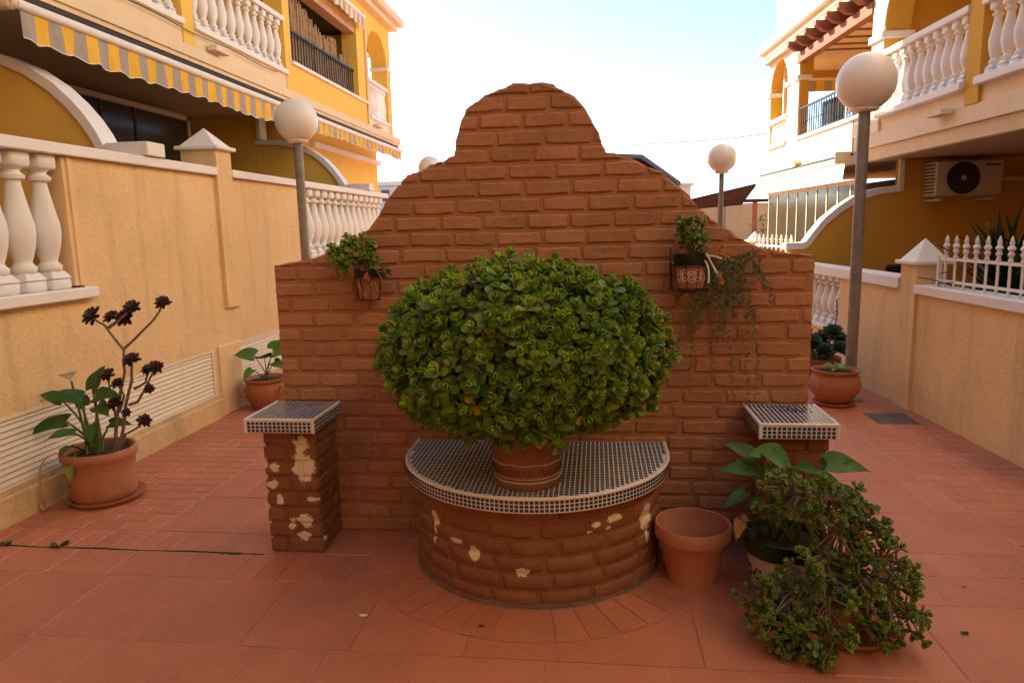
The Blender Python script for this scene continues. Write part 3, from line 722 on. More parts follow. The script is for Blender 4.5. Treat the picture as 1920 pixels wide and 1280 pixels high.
def balcony(y0, y1, zs, zr, n, x=XF - .06, r=.06):
    b = MB(); b.box(x - .09, x + .1, y0, y1, zs, zs + .06, .005); b.box(x - .08, x + .085, y0, y1, zr, zr + .06, .005)
    o = part('balustrade', b, M['white'], BL); balusters(o, x, frange(y0 + .02, y1 - .02, n), zs + .06, zr, r, 'white'); return o
balcony(3.0, 6.95, 3.655, 4.33, 20); balcony(7.15, 9.36, 3.665, 4.33, 11); balcony(12.86, 14.05, 3.62, 4.27, 9, r=.05)
b = MB(); b.box(-4.2, XF + .05, 9.52, 12.72, 3.835, 3.88, .004); part('window_sill', b, M['white'], BL)
b = MB(); b.box(-4.14, -4.11, 9.54, 12.3, 4.31, 4.34); b.box(-4.14, -4.11, 9.54, 12.3, 3.885, 3.905)
rl = part('railing', b, M['black'], BL); rt = MB(); rt.box(-.007, .007, -.007, .007, 0, .41); rme = rt.mesh('railing_bar', M['black'])
for y in frange(9.54, 12.3, 28): link('railing_bar', rme, rl, (-4.125 + 4.0, y - 6, 3.9))
b = MB()
for y in frange(9.56, 12.28, 120):
    h = 4.72 + .14 * math.sin(y * 2.1) + random.uniform(-.07, .07) - (.25 if y > 11.7 else 0); dx = random.uniform(-.02, .0); dy = random.uniform(-.02, .02)
    b.tube([(-4.17 + dx, y, 3.9), (-4.17 + dx, y + dy, h)], random.uniform(.007, .013), 5)
part('reed_screen', b, M['reed'], BL, kind='stuff')
b = MB(); b.box(-5.19, -4.3, 9.5, 12.6, 5.0, 5.06); b.box(-5.19, -5.1, 9.6, 10.9, 3.5, 4.9); part('timber_ceiling', b, M['dark'], BL)
b = MB(); b.box(-4.25, -4.06, 9.54, 12.3, 4.93, 5.05, .004); part('timber_beam', b, M['palewood'], BL)
b = MB(); b.box(-5.19, -5.14, 10.9, 12.5, 3.5, 4.98); part('balcony_back_wall', b, M['cream'], BL)
for (y, z) in ((7.35, 3.52), (13.0, 3.5)):
    b = MB(); b.prism([(y, z - .01), (y + .3, z - .01), (y + .27, z + .05), (y + .03, z + .05)], 0, -4.02, -3.93); part('water_spout', b, M['cream'], BL)
# second-floor windows (above the cornice)
for y in (8.0, 10.5, 13.0):
    b = MB(); b.box(-4.09, -4.05, y - .5, y + .5, 6.3, 7.5); f = part('window', b, M['dark'], BL); b = MB(); b.box(-4.1, -4.03, y - .56, y + .56, 6.2, 6.295); part('window_sill', b, M['white'], f)

# unseen block added behind the viewer to darken the lower brickwork
BB = thing('apartment_building', 'unseen yellow block added behind the viewpoint to darken the brick wall', 'building', (0, -7, 0))
b = MB(); b.box(-8.9, 9, -14, -6.5, 0, 7.5); part('wall', b, M['yellow'], BB)
for x in (-5, -2, 1, 4):
    b = MB(); b.box(x, x + 1.2, -6.5, -6.46, 3.6, 5.2); f = part('window', b, M['dark'], BB); b = MB(); b.box(x - .05, x + 1.25, -6.5, -6.4, 3.5, 3.595); part('window_sill', b, M['white'], f)

b = MB(); b.tube([(-4.02, 12.72, 5.4), (-4.02, 12.72, 3.5)], .025, 8); part('downpipe', b, M['cream'], BL)
b = MB(); b.tube([(-4.015 + .004 * math.sin(i), 3 + i * .4, 3.62 + .012 * math.sin(i * 1.7)) for i in range(16)], .005, 5); part('cable', b, M['dark'], BL)
# ------------------------------------------------------------ awnings
def valance(b, x, y0, y1, z0, z1, pitch, wave, lean=0, period=None):
    n = int((y1 - y0) / (pitch / 6)); period = period or pitch * 2
    top, bot = [], []
    for i in range(n + 1):
        y = y0 + (y1 - y0) * i / n; ph = 2 * math.pi * (y - y0) / period
        sag = .5 + .5 * math.cos(ph)
        dx = wave * math.sin(2 * math.pi * y / .31) + wave * .5 * math.sin(2 * math.pi * y / .173)
        top.append((x, y, z1)); bot.append((x + dx + lean, y + .3 * dx, z0 + .026 * sag + .01 * math.sin(y * 3)))
    for k in range(n):
        s_ = int((k + .5) * (y1 - y0) / n / pitch) % 2
        mid = [tuple((Vector(top[j]) * .5 + Vector(bot[j]) * .5) + Vector((wave * .3 * math.sin(j * .9), 0, 0))) for j in (k, k + 1)]
        b.add([top[k], top[k + 1], mid[1], mid[0]], [(0, 1, 2, 3)], s_, True); b.add([mid[0], mid[1], bot[k + 1], bot[k]], [(0, 1, 2, 3)], s_, True)
    return bot
def awning(y0, y1, label, xb, zb, zv, F, pitch, mats, wave=.012, lean=0, bar=.035, cloth=.012, sx=1):
    T = thing('awning', label, 'awning', (xb, y0, zb), 'retractable awnings under the balconies', F)
    b = MB(); b.tube([(xb, y0, zb), (xb, y1, zb)], bar, 12); b.box(xb - bar * sx - (.05 if sx > 0 else 0), xb - bar * sx + (.05 if sx < 0 else 0), y0 + .02, y1 - .02, zb + .01, zb + .05); part('front_bar', b, M['white'], T)
    b = MB(); b.tube([(xb - .07 * sx, y0 + .05, zb + .07), (xb - .07 * sx, y1 - .05, zb + .07)], .03, 10); part('cloth_roll', b, M['dark'], T)  # roll coloured near black for the shaded gap behind the bar
    b = MB(); bot = valance(b, xb, y0 + .04, y1 - .02, zv, zb - bar * .6, pitch, wave, lean); part('valance', b, mats, T)
    b = MB(); b.tube([tuple(Vector(p) + Vector((.001, 0, 0))) for p in bot[::2]], .004, 4); part('valance_hem', b, M['white'], T)
    b = MB(); b.box(xb - .16, xb + .02, y0 - .09, y0 - .01, zb - .05, zb + .1, .012); b.lathe([(0, 0), (.045, 0), (.045, .05), (0, .05)], n=12, mat=Matrix.Rotation(R(90), 4, 'X'), c=(xb + .0, y0 - .02, zb)); part('bracket', b, M['cream'], T)
    return T
awning(4.62, 8.95, 'near striped yellow and grey awning under the left balcony, its valance widest', -3.87, 3.17, 2.925, ID, .125, [M['valg'], M['valy']])
awning(9.35, 14.25, 'far striped awning at the left building corner with scalloped pale valance', -3.87, 3.17, 2.985, ID, .11, [M['valg'], M['valy']])

awning(9.62, 12.45, 'uppermost small awning rolled in over the reed-screened balcony on the left building', -3.93, 5.22, 5.03, ID, .11, [M['valg'], M['cream']])

# ------------------------------------------------------------ street lamps
def lamp(x, y, h, r, pr, label):
    T = thing('street_lamp', label, 'lamp', (x, y, 0), 'globe lamps along the passage')
    b = MB(); b.tube([(x, y, 0), (x, y, h * .5), (x, y, h)], pr, 18); part('pole', b, M['galv'], T)
    b = MB(); b.lathe([(pr * 1.15, h - .012), (r * .40, h - .006), (r * .47, h + .004), (r * .48, h + .022), (r * .43, h + .026)], (x, y, 0), 28); part('globe_collar', b, M['trim'], T)
    b = MB(); n = 20; z0 = h + .018; cz = z0 + r * math.cos(math.asin(.42))
    a0 = math.asin(.42); b.lathe([(r * math.sin(a), cz - r * math.cos(a)) for a in [a0 + (math.pi - a0) * k / n for k in range(n + 1)]], (x, y, 0), 40); part('globe', b, M['globe'], T)
    b = MB(); b.lathe([(pr * 2.4, 0), (pr * 2.4, .012), (pr * 1.2, .02)], (x, y, 0), 18); part('base_plate', b, M['galv'], T)
lamp(-2.92, 6.9, 2.485, .207, .043, 'globe lamp on a grey pole in front of the left garden wall')
lamp(2.275, 6.55, 2.515, .238, .048, 'largest white globe lamp, on the pole in the right-hand passage')
lamp(1.566, 9.3, 2.222, .176, .03, 'small distant globe lamp seen above the right slope of the brick wall')
lamp(-2.78, 12.0, 2.44, .195, .036, 'distant globe lamp whose top just peeps over the left slope of the brick wall')

# ------------------------------------------------------------ right garden wall (own frame)
GR = thing('garden_wall', 'low beige right garden wall with white coping and a pyramid capped pier', 'wall', (3.08, 6, 0), F=RF)
b = MB(); b.box(3.0, 3.14, -5, 6.0, -.01, .99); b.box(3.0, 3.14, 6.26, 7.6, -.01, 1.01); b.box(3.0, 3.14, 7.6, 12.5, -.01, .42); b.box(3.0, 3.14, 9.0, 12.5, .42, 1.0); part('wall_panel', b, M['stucco'], GR)
b = MB(); b.box(2.975, 3.22, 6.0, 6.26, -.01, 1.225); part('pier', b, M['stucco'], GR)
pyramid_cap(GR, 2.975, 3.22, 6.0, 6.26, 1.225, .215)
b = MB(); b.box(2.955, 3.17, -5, 5.995, .99, 1.065, .006); b.box(2.955, 3.17, 6.265, 9.2, 1.01, 1.11, .006); b.box(2.955, 3.17, 9.3, 12.5, 1.0, 1.08, .006); part('coping', b, M['white'], GR)
b = MB(); b.box(2.96, 3.16, 7.6, 9.0, .42, .47, .006); part('balustrade_sill', b, M['white'], GR)
balusters(GR, 3.07, [7.7 + .19 * i for i in range(7)], .47, 1.012, .075)
def spikefence(ys, x, z0, zr, zt, label, F, y0, y1):
    T = thing('iron_fence', label, 'fence', (x, y0, z0), 'white spiked fences on the right garden wall', F)
    b = MB(); b.box(x - .008, x + .008, y0, y1, z0 + .035, z0 + .055); b.box(x - .008, x + .008, y0, y1, zr - .011, zr + .011); b.box(x - .014, x + .014, y1 - .028, y1, z0, zr + .02); part('rail', b, M['white'], T)
    b = MB(); h = zt - z0
    b.tube([(0, 0, 0), (0, 0, zr - z0)], .0095, 8)
    k = zt - zr
    b.lathe([(.010, 0), (.012, .05 * k), (.019, .1 * k), (.012, .16 * k), (.012, .24 * k), (.02, .3 * k), (.021, .36 * k), (.012, .42 * k), (.018, .47 * k), (.026, .53 * k), (.02, .6 * k), (.011, .66 * k), (.016, .72 * k), (.013, .8 * k), (.006, .93 * k), (.0, k)], (0, 0, zr - z0), 10)
    me = b.mesh('picket', M['white'])
    for y in ys: link('picket', me, T, (0, y - y0, 0))
spikefence([5.73 - .1315 * i for i in range(11)], 3.06, 1.067, 1.285, 1.475, 'near white iron fence with spear finials on the low wall before the strap-leaved plant', RF, 4.2, 5.83)
spikefence([9.38 + .2 * i for i in range(9)], 3.06, 1.08, 1.27, 1.44, 'far white spiked fence seen past the right shoulder of the brick wall', RF, 9.3, 11.0)
FP = thing('gate_pier', 'small white pyramid capped pier at the far end of the right fence', 'pier', (3.07, 11.1, 0), F=RF)
b = MB(); b.box(2.99, 3.17, 11.03, 11.2, 0, 1.3); part('pier_body', b, M['stucco'], FP); pyramid_cap(FP, 2.99, 3.17, 11.03, 11.2, 1.3, .17)

# ------------------------------------------------------------ right building
BRt = thing('apartment_building', 'yellow and white apartment building on the right, its far end in full sun', 'building', (4.0, 6, 0), F=RF)
XR = 3.9
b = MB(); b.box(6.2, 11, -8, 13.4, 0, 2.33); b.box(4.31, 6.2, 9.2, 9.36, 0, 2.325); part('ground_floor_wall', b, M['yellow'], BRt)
inner = [(3.17, 1.255), (3.23, 1.29), (3.32, 1.42), (3.45, 1.575), (3.60, 1.70), (3.76, 1.80), (3.93, 1.875), (4.08, 1.915), (4.31, 1.94)]
outer = [(3.13, 1.335), (3.18, 1.345), (3.26, 1.46), (3.40, 1.635), (3.56, 1.77), (3.73, 1.875), (3.91, 1.955), (4.08, 1.995), (4.31, 2.02)]
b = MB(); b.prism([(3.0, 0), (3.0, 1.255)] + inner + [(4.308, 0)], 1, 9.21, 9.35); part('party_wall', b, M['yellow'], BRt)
b = MB(); b.prism([(2.95, 1.25), (2.95, 1.335)] + outer + inner[::-1], 1, 9.19, 9.37); b.box(4.27, 4.33, 9.17, 9.2, 1.94, 2.325); part('arched_coping', b, M['white'], BRt)
b = MB(); b.box(3.0, 4.309, 9.19, 9.21, .0, 1.2); part('dado', b, M['cream'], BRt) if False else None
# glazed veranda beyond the party wall
b = MB(); ysm = [9.45, 9.78, 10.2, 10.6, 11.0, 11.4, 11.85, 12.3, 12.85, 13.35]
for y in ysm: b.box(3.93, 3.955, y - .012, y + .012, .3, 2.06)
b.box(3.925, 3.96, 9.37, 13.4, 2.06, 2.12); ef = part('veranda_frame', b, M['cream'], BRt)
for a, c in zip([9.37] + ysm, ysm):
    b = MB(); b.box(3.938, 3.945, a + .014, c - .014, .3, 2.058); part('pane', b, M['glass'], ef)
b = MB(); b.prism([(4.4, .2), (4.9, .2), (4.9, 2.0), (4.55, 1.95), (4.25, 1.7)], 1, 11.5, 11.6); part('party_wall', b, M['yellow'], BRt)
b = MB(); b.box(5.2, 5.26, 9.4, 13.3, .1, 2.2); part('veranda_back_wall', b, M['dark'], BRt)  # near-black colour stands for the shade inside the veranda
for y in (10.0, 11.2, 12.4):
    b = MB(); b.box(5.15, 5.2, y - .3, y + .3, .5, 1.8); f = part('window', b, M['dark'], BRt); b = MB(); b.box(5.13, 5.15, y - .34, y + .34, 1.8, 1.86); b.box(5.13, 5.15, y - .34, y - .3, .5, 1.8); part('window_frame', b, M['cream'], f)
b = MB(); b.box(4.4, 4.9, 9.6, 9.9, .1, 1.5); b.box(4.5, 5.0, 12.2, 12.6, .1, 1.2); part('cabinet', b, M['cream'], BRt)
# slab and fascia
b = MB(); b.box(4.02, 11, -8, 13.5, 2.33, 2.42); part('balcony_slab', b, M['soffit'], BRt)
b = MB(); b.prism([(4.02, 2.325), (4.02, 2.47), (3.95, 2.47), (3.985, 2.335)], 1, -8, 9.7); b.box(3.91, 11, -8, 9.7, 2.472, 2.64, .004); b.box(3.93, 4.1, -8, 7.0, 2.642, 2.79); b.box(3.93, 4.1, 7.0, 9.0, 2.642, 2.79); part('fascia', b, M['cream'], BRt)
b = MB(); b.box(3.89, 4.05, 9.7, 13.6, 2.33, 2.87); b.box(3.9, 4.1, 9.0, 9.7, 2.64, 2.87); part('fascia', b, M['pale_and_sunlit'], BRt)  # far fascia paler than the near one: sun glare put into colour
# upper terrace walls
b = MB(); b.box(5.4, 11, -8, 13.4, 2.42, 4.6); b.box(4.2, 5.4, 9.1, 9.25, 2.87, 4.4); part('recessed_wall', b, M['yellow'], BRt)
b = MB(); b.box(4.05, 5.4, 9.25, 13.4, 4.22, 4.3); b.box(4.05, 5.4, -8, 9.1, 4.66, 4.7); part('terrace_ceiling', b, M['cream'], BRt)
def rarch(ya, yb, zs, rise, y0, y1, ztop, x0, x1, mat, name='arch_wall', n=18):
    b = MB(); p = [(y0, ztop), (y0, zs), (ya, zs)] + [((ya + yb) / 2 - (yb - ya) / 2 * math.cos(math.pi * k / n), zs + rise * math.sin(math.pi * k / n)) for k in range(1, n)] + [(yb, zs), (y1, zs), (y1, ztop)]
    b.prism(p, 0, x0, x1); return part(name, b, mat, BRt)
# near arch: yellow reveal, face paled to carry sunlight in its colour
rarch(7.19, 8.98, 3.76, .82, 7.0, 9.28, 4.9, XR, XR + .02, M['pale_and_sunlit']); rarch(7.2, 8.97, 3.765, .815, 7.0, 9.28, 4.9, XR + .021, XR + .3, M['yellow'])
b = MB(); b.box(XR, XR + .02, 8.98, 9.28, 2.87, 3.758); part('sunlit_pillar_face', b, M['pale_and_sunlit'], BRt)
b = MB(); b.box(XR + .021, XR + .3, 8.97, 9.28, 2.87, 3.763); part('facade_pillar', b, M['yellow'], BRt); b = MB(); b.box(XR - .005, XR + .28, 6.97, 7.19, 2.64, 4.9); part('facade_pillar', b, M['yellow'], BRt)
b = MB(); b.box(XR - .04, XR + .34, 8.93, 9.3, 3.69, 3.77, .006); part('impost', b, M['white'], BRt)
# far arch and pillar, fronts paled for sunlight, reveals stay yellow
rarch(12.42, 13.36, 3.87, .46, 11.88, 13.5, 4.5, XR, XR + .02, M['pale_and_sunlit']); rarch(12.43, 13.35, 3.875, .455, 11.88, 13.5, 4.5, XR + .021, XR + .22, M['yellow'])
b = MB(); b.box(XR, XR + .02, 11.88, 12.42, 2.87, 3.868); part('sunlit_pillar_face', b, M['pale_and_sunlit'], BRt); b = MB(); b.box(XR, XR + .02, 13.36, 13.5, 2.87, 3.868); part('sunlit_pillar_face', b, M['pale_and_sunlit'], BRt)
b = MB(); b.box(XR + .021, XR + .16, 11.88, 12.43, 2.87, 3.873); part('facade_pillar', b, M['yellow'], BRt); b = MB(); b.box(XR + .021, XR + .22, 13.35, 13.5, 2.87, 3.873); part('facade_pillar', b, M['yellow'], BRt)
for q in ((.19, 11.84, 12.1, 3.80, 3.87), (.26, 13.3, 13.54, 3.78, 3.85), (.2, 12.3, 12.46, 3.79, 3.86)): b = MB(); b.box(XR - .04, XR + q[0], *q[1:], .006); part('impost', b, M['white'], BRt)
b = MB(); b.box(XR + .15, XR + .2, 12.6, 12.66, 2.9, 4.2); b.box(XR + .15, XR + .2, 13.1, 13.15, 2.9, 4.2); part('window_frame', b, M['cream'], BRt)
b = MB(); nn = 12; p = [(4.13, 4.5), (4.13, 3.55), (4.2, 3.55)] + [(4.75 - .55 * math.cos(math.pi * k / nn), 3.55 + .5 * math.sin(math.pi * k / nn)) for k in range(1, nn)] + [(5.3, 3.55), (5.4, 3.55), (5.4, 4.5)]
b.prism(p, 1, 13.38, 13.5); b.box(4.13, 5.4, 13.38, 13.5, 2.4, 2.95); part('end_wall', b, M['yellow'], BRt)
# balustrades, pergola, railing
def rbal(y0, y1, zs, zr, n, r=.062):
    b = MB(); b.box(XR - .06, XR + .16, y0, y1, zs, zs + .07, .005); b.box(XR - .03, XR + .14, y0, y1, zr, zr + .065, .005)
    o = part('balustrade', b, M['white'], BRt); balusters(o, XR + .06, frange(y0 + .02, y1 - .02, n), zs + .07, zr, r)
rbal(7.19, 8.98, 2.79, 3.48, 10); rbal(3.2, 6.97, 2.79, 3.48, 21); rbal(12.42, 13.36, 2.87, 3.3, 7, .045)
b = MB(); b.box(XR - .05, XR + .12, 9.3, 11.87, 2.87, 2.915, .004); part('window_sill', b, M['white'], BRt)
b = MB(); b.box(XR + .02, XR + .045, 9.28, 11.87, 3.34, 3.365); b.box(XR + .02, XR + .045, 9.28, 11.87, 2.94, 2.955); rl = part('railing', b, M['black'], BRt)
rt = MB(); rt.box(-.006, .006, -.006, .006, 0, .43); rt.tube([(0, 0, .2), (0, 0, .22)], .012, 6); rme = rt.mesh('railing_bar', M['black'])
for y in frange(9.3, 11.85, 27): link('railing_bar', rme, rl, (XR + .03 - 4.0, y - 6, 2.92))
b = MB(); b.box(XR - .02, XR + .1, 9.28, 11.95, 4.05, 4.2, .005); part('pergola_beam', b, M['redwood'], BRt)
rt = MB(); rt.prism([(-.22, .02), (-.1, -.06), (1.3, -.06), (1.3, .08), (-.22, .08)], 1, -.045, .045); rme = rt.mesh('pergola_rafter', M['redwood'])
for y in (9.45, 9.85, 10.25, 10.65, 11.05, 11.45, 11.8): link('pergola_rafter', rme, BRt, (XR - 4.0, y - 6, 4.27))
b = MB(); b.box(XR - .1, 5.4, 9.2, 13.5, 4.352, 4.42); part('roof_deck', b, M['soffit'], BRt)
b = MB(); b.box(3.75, 11, 9.3, 13.75, 4.56, 4.7, .01); b.box(3.83, 11, 9.3, 13.65, 4.47, 4.56, .01); b.box(3.9, 4.1, 7.0, 9.3, 4.9, 5.05); part('cornice', b, M['pale_and_sunlit'], BRt)
b = MB(); b.box(4.0, 11, 9.3, 13.5, 4.7, 9.0); b.box(4.0, 11, -8, 9.3, 4.9, 9.0); part('upper_wall', b, M['pale_and_sunlit'], BRt)
b = MB(); b.box(3.93, 4.2, -8, 7.0, 4.3, 4.9); part('lintel', b, M['yellow'], BRt)
for (y, z) in ((7.35, 2.60), (11.6, 2.5)):
    b = MB(); b.prism([(y, z), (y + .3, z), (y + .27, z + .05), (y + .03, z + .05)], 0, 3.78, 3.92); part('water_spout', b, M['cream'], BRt)
b = MB(); b.box(4.6, 5.0, 8.3, 8.36, 4.0, 4.2); part('louvred_vent', b, M['cream'], BRt)
awning(9.62, 13.75, 'sunlit striped awning on the right building above the glazed veranda', 3.80, 2.37, 2.12, RF, .12, [M['white'], M['val_sunlit']], sx=-1, lean=-.03)  # both stripes paled so the sun's glare sits in the cloth colour
T = thing('awning', 'small striped awning inside the upper right terrace behind the railing', 'awning', (4.7, 13.2, 4.0), F=RF)
b = MB(); b.box(4.25, 5.3, 13.18, 13.24, 4.02, 4.06); part('front_bar', b, M['white'], T)
for k in range(8):
    b = MB(); b.box(4.25 + k * .13, 4.25 + (k + 1) * .13, 13.2, 13.215, 3.84, 4.018); part('valance_stripe', b, M['valy' if k % 2 else 'valg'], T)
# laundry behind the railing
for i, (y, c, w_, h) in enumerate(((11.0, 'blue', .25, .34), (10.75, 'blackplastic', .22, .36), (10.5, 'blackplastic', .26, .38), (10.22, 'flowerwhite', .14, .3), (9.95, 'blue', .22, .34))):
    b = MB(); n = 10
    for k in range(n):
        q = [(XR + .12 + .015 * math.sin(j * 1.7 + i), y + w_ * (j / n - .5)) for j in (k, k + 1)]; dz = [.02 * math.sin(j * 1.1 + i) for j in (k, k + 1)]
        b.add([(q[0][0], q[0][1], 3.33), (q[1][0], q[1][1], 3.33), (q[1][0], q[1][1], 3.33 - h + dz[1]), (q[0][0], q[0][1], 3.33 - h + dz[0])], [(0, 1, 2, 3)], sm=True)
    labs = ['navy garment hung farthest along the upper right railing', 'black garment hanging beside the navy one on the upper right railing', 'widest black garment hung midway on the upper right railing', 'narrow white garment between the dark ones on the railing', 'blue garment hanging nearest the big globe lamp']
    solo('laundry', b, M[c], labs[i], 'laundry', (XR + .12, y, 3.33), 'laundry drying on the railing', RF)
# clothes line support wire is the railing itself

# air conditioner
AC = thing('air_conditioner', 'grey white outdoor air conditioning unit with round fan high on the yellow wall', 'air conditioner', (4.95, 9.05, 1.84), F=RF)
b = MB(); b.box(4.57, 5.34, 8.9, 9.18, 1.86, 2.27, .015); part('casing', b, M['acwhite'], AC)
b = MB(); b.lathe([(.185, 0), (.19, .012), (.17, .014), (.165, .0)], n=36, mat=Matrix.Rotation(R(90), 4, 'X'), c=(4.88, 8.9, 2.065)); part('fan_ring', b, M['blackplastic'], AC)
b = MB(); b.lathe([(0, .002), (.165, .002), (.165, 0), (0, 0)], n=36, mat=Matrix.Rotation(R(90), 4, 'X'), c=(4.88, 8.899, 2.065)); part('fan_recess', b, M['blackplastic'], AC)
b = MB()
for k in range(5):
    a = k * 2 * math.pi / 5; b.add([(4.88 + .03 * math.cos(a), 8.893, 2.065 + .03 * math.sin(a)), (4.88 + .155 * math.cos(a - .1), 8.893, 2.065 + .155 * math.sin(a - .1)), (4.88 + .155 * math.cos(a + .55), 8.888, 2.065 + .155 * math.sin(a + .55)), (4.88 + .03 * math.cos(a + .8), 8.89, 2.065 + .03 * math.sin(a + .8))], [(0, 1, 2, 3)])
part('fan_blades', b, M['dark'], AC)
b = MB()
for r in (.05, .09, .13, .165): b.tube([(4.88 + r * math.cos(2 * math.pi * k / 28), 8.882, 2.065 + r * math.sin(2 * math.pi * k / 28)) for k in range(28)], .0022, 4, closed=True)
for k in range(12): a = k * math.pi / 6; b.tube([(4.88 + .03 * math.cos(a), 8.883, 2.065 + .03 * math.sin(a)), (4.88 + .17 * math.cos(a), 8.885, 2.065 + .17 * math.sin(a))], .0018, 4)
part('fan_guard', b, M['steel'], AC)
b = MB(); b.lathe([(0, 0), (.03, 0), (.03, .014), (0, .016)], n=16, mat=Matrix.Rotation(R(90), 4, 'X'), c=(4.88, 8.888, 2.065)); part('fan_hub', b, M['acwhite'], AC)
b = MB()
for k in range(9): b.box(4.562, 4.572, 8.93, 9.15, 1.90 + k * .04, 1.915 + k * .04)
part('side_grille', b, M['dark'], AC)
b = MB(); b.box(4.6, 4.64, 8.86, 9.195, 1.80, 1.83, .003); b.box(5.2, 5.24, 8.86, 9.195, 1.80, 1.83, .003); part('bracket', b, M['acwhite'], AC)
b = MB(); b.box(5.13, 5.3, 8.897, 8.9, 2.205, 2.222); part('name_strip', b, M['blackplastic'], AC)
solo('pipe_cover', MB().box(5.47, 6.1, 9.14, 9.2, 2.03, 2.09, .006), M['cream'], 'horizontal white duct on the yellow wall right of the air conditioner', 'duct', (5.8, 9.17, 2.06), F=RF)
# chair behind the wall
CH = thing('garden_chair', 'dark garden chair whose back just shows over the right garden wall', 'chair', (3.75, 7.6, 0), F=RF)
b = MB(); b.box(3.55, 3.95, 7.8, 7.83, .5, 1.12, .02); part('backrest', b, M['black'], CH)
b = MB(); b.box(3.55, 3.95, 7.4, 7.8, .43, .46, .01); part('seat', b, M['black'], CH)
for x, y in ((3.57, 7.42), (3.93, 7.42), (3.57, 7.79), (3.93, 7.79)): part('leg', MB().box(x - .015, x + .015, y - .015, y + .015, 0, .43), M['black'], CH)
# drain
DR = thing('drain_cover', 'square grey metal drain cover set in the right-hand paving', 'drain', (2.38, 5.88, .003), F=ID)
b = MB(); b.box(2.22, 2.54, 5.73, 6.05, .0008, .006, .002); part('frame', b, M['steel'], DR)
b = MB()
for k in range(11): b.box(2.24, 2.52, 5.75 + k * .026, 5.766 + k * .026, .006, .009)
part('grating', b, M['steel'], DR)

# ------------------------------------------------------------ far background
CP = thing('carport', 'dark red timber carport roof on red posts beyond the passage', 'shelter', (3.3, 19, 0))
b = MB(); b.add([(2.1, 18, 2.10), (3.85, 18, 2.47), (4.3, 22, 2.12), (2.1, 22, 1.98), (2.1, 18, 2.16), (3.85, 18, 2.53), (4.3, 22, 2.18), (2.1, 22, 2.04)], [(0, 3, 2, 1), (4, 5, 6, 7), (0, 1, 5, 4), (1, 2, 6, 5), (2, 3, 7, 6), (3, 0, 4, 7)]); part('roof', b, M['darkred'], CP)
b = MB(); b.box(2.3, 6.0, 17.9, 18.0, 2.08, 2.16); part('beam', b, M['darkred'], CP)
for x in (2.95, 3.78): part('post', MB().box(x, x + .09, 17.9, 18.0, 0, 2.08), M['redwood'], CP); 
FW = thing('boundary_wall', 'pale block boundary wall with piers far beyond the passage', 'wall', (2, 25, 0))
b = MB(); b.box(-14, 14, 25, 25.2, 0, 2.25); part('wall_panel', b, M['block'], FW)
for x in (-6, -2, 1.4, 4.35, 7.3): part('pier', MB().box(x, x + .4, 24.93, 24.999, 0, 2.35, .01), M['block'], FW)
for k in range(1, 11):
    b = MB(); b.box(-14, 14, 24.99, 24.998, k * .2, k * .2 + .012)
    part('joint', b, M['plinth'], FW)
RFn = thing('picket_fence', 'red slatted fence low behind the far white spikes', 'fence', (2.9, 15.5, 0))
me = MB().box(-.04, .04, -.01, .01, 0, 1.22).mesh('slat', M['redfence'])
for k in range(26): link('slat', me, RFn, (-.9 + k * .1, 0, 0))
part('rail', MB().box(2.0, 4.6, 15.515, 15.54, .9, .96), M['redfence'], RFn)
GB = thing('far_house', 'far house with blue tiled gable edge just above the brick wall', 'house', (.9, 22, 0))
b = MB(); b.prism([(.1, 0), (2.35, 0), (2.35, 2.7), (1.3, 3.45), (.1, 3.6)], 1, 22, 26); part('wall', b, M['pale_and_sunlit'], GB)
b = MB(); b.prism([(-.1, 3.66), (1.35, 3.56), (2.5, 2.74), (2.5, 2.84), (1.38, 3.66), (-.1, 3.76)], 1, 21.8, 26.2); part('roof', b, M['blueroof'], GB)
CHm = solo('chimney', MB().box(2.62, 2.95, 23, 23.3, 0, 2.78).box(2.55, 3.02, 22.95, 23.35, 2.78, 2.86), M['pale_and_sunlit'], 'small pale capped chimney just right of the brick wall slope', 'chimney', (2.8, 23.15, 0))
LB = thing('far_house', 'pale blue far house seen between the left building and the brick wall', 'house', (-7.5, 26, 0))
b = MB(); b.box(-12, -6.8, 26, 32, 0, 3.25); part('wall', b, M['paleblue'], LB)
part('roof', MB().box(-12.2, -6.6, 25.8, 32.2, 3.25, 3.4), M['paleblue'], LB)
for x in (-8.6, -7.9, -7.2): part('window', MB().box(x, x + .3, 25.97, 25.999, 2.7, 3.1), M['blueroof'], LB)
LC = thing('gate_pier', 'far white pyramid capped pier beside the left slope of the brick wall', 'pier', (-3.4, 12.6, 0))
b = MB(); b.box(-3.5, -3.3, 12.5, 12.7, 0, 2.24); part('pier_body', b, M['stucco'], LC); pyramid_cap(LC, -3.5, -3.3, 12.5, 12.7, 2.24, .2)
# overhead wire
b = MB(); b.tube([(.9, 21, 3.85), (3.4, 20.5, 3.86), (5.0, 20.0, 3.96)], .012, 4); b.tube([(2.55, 20.7, 3.85), (2.55, 20.7, 3.3)], .008, 4)
solo('overhead_wire', b, M['black'], 'thin overhead wire running across the sky right of the brick wall', 'wire', (2.5, 20.7, 3.85))

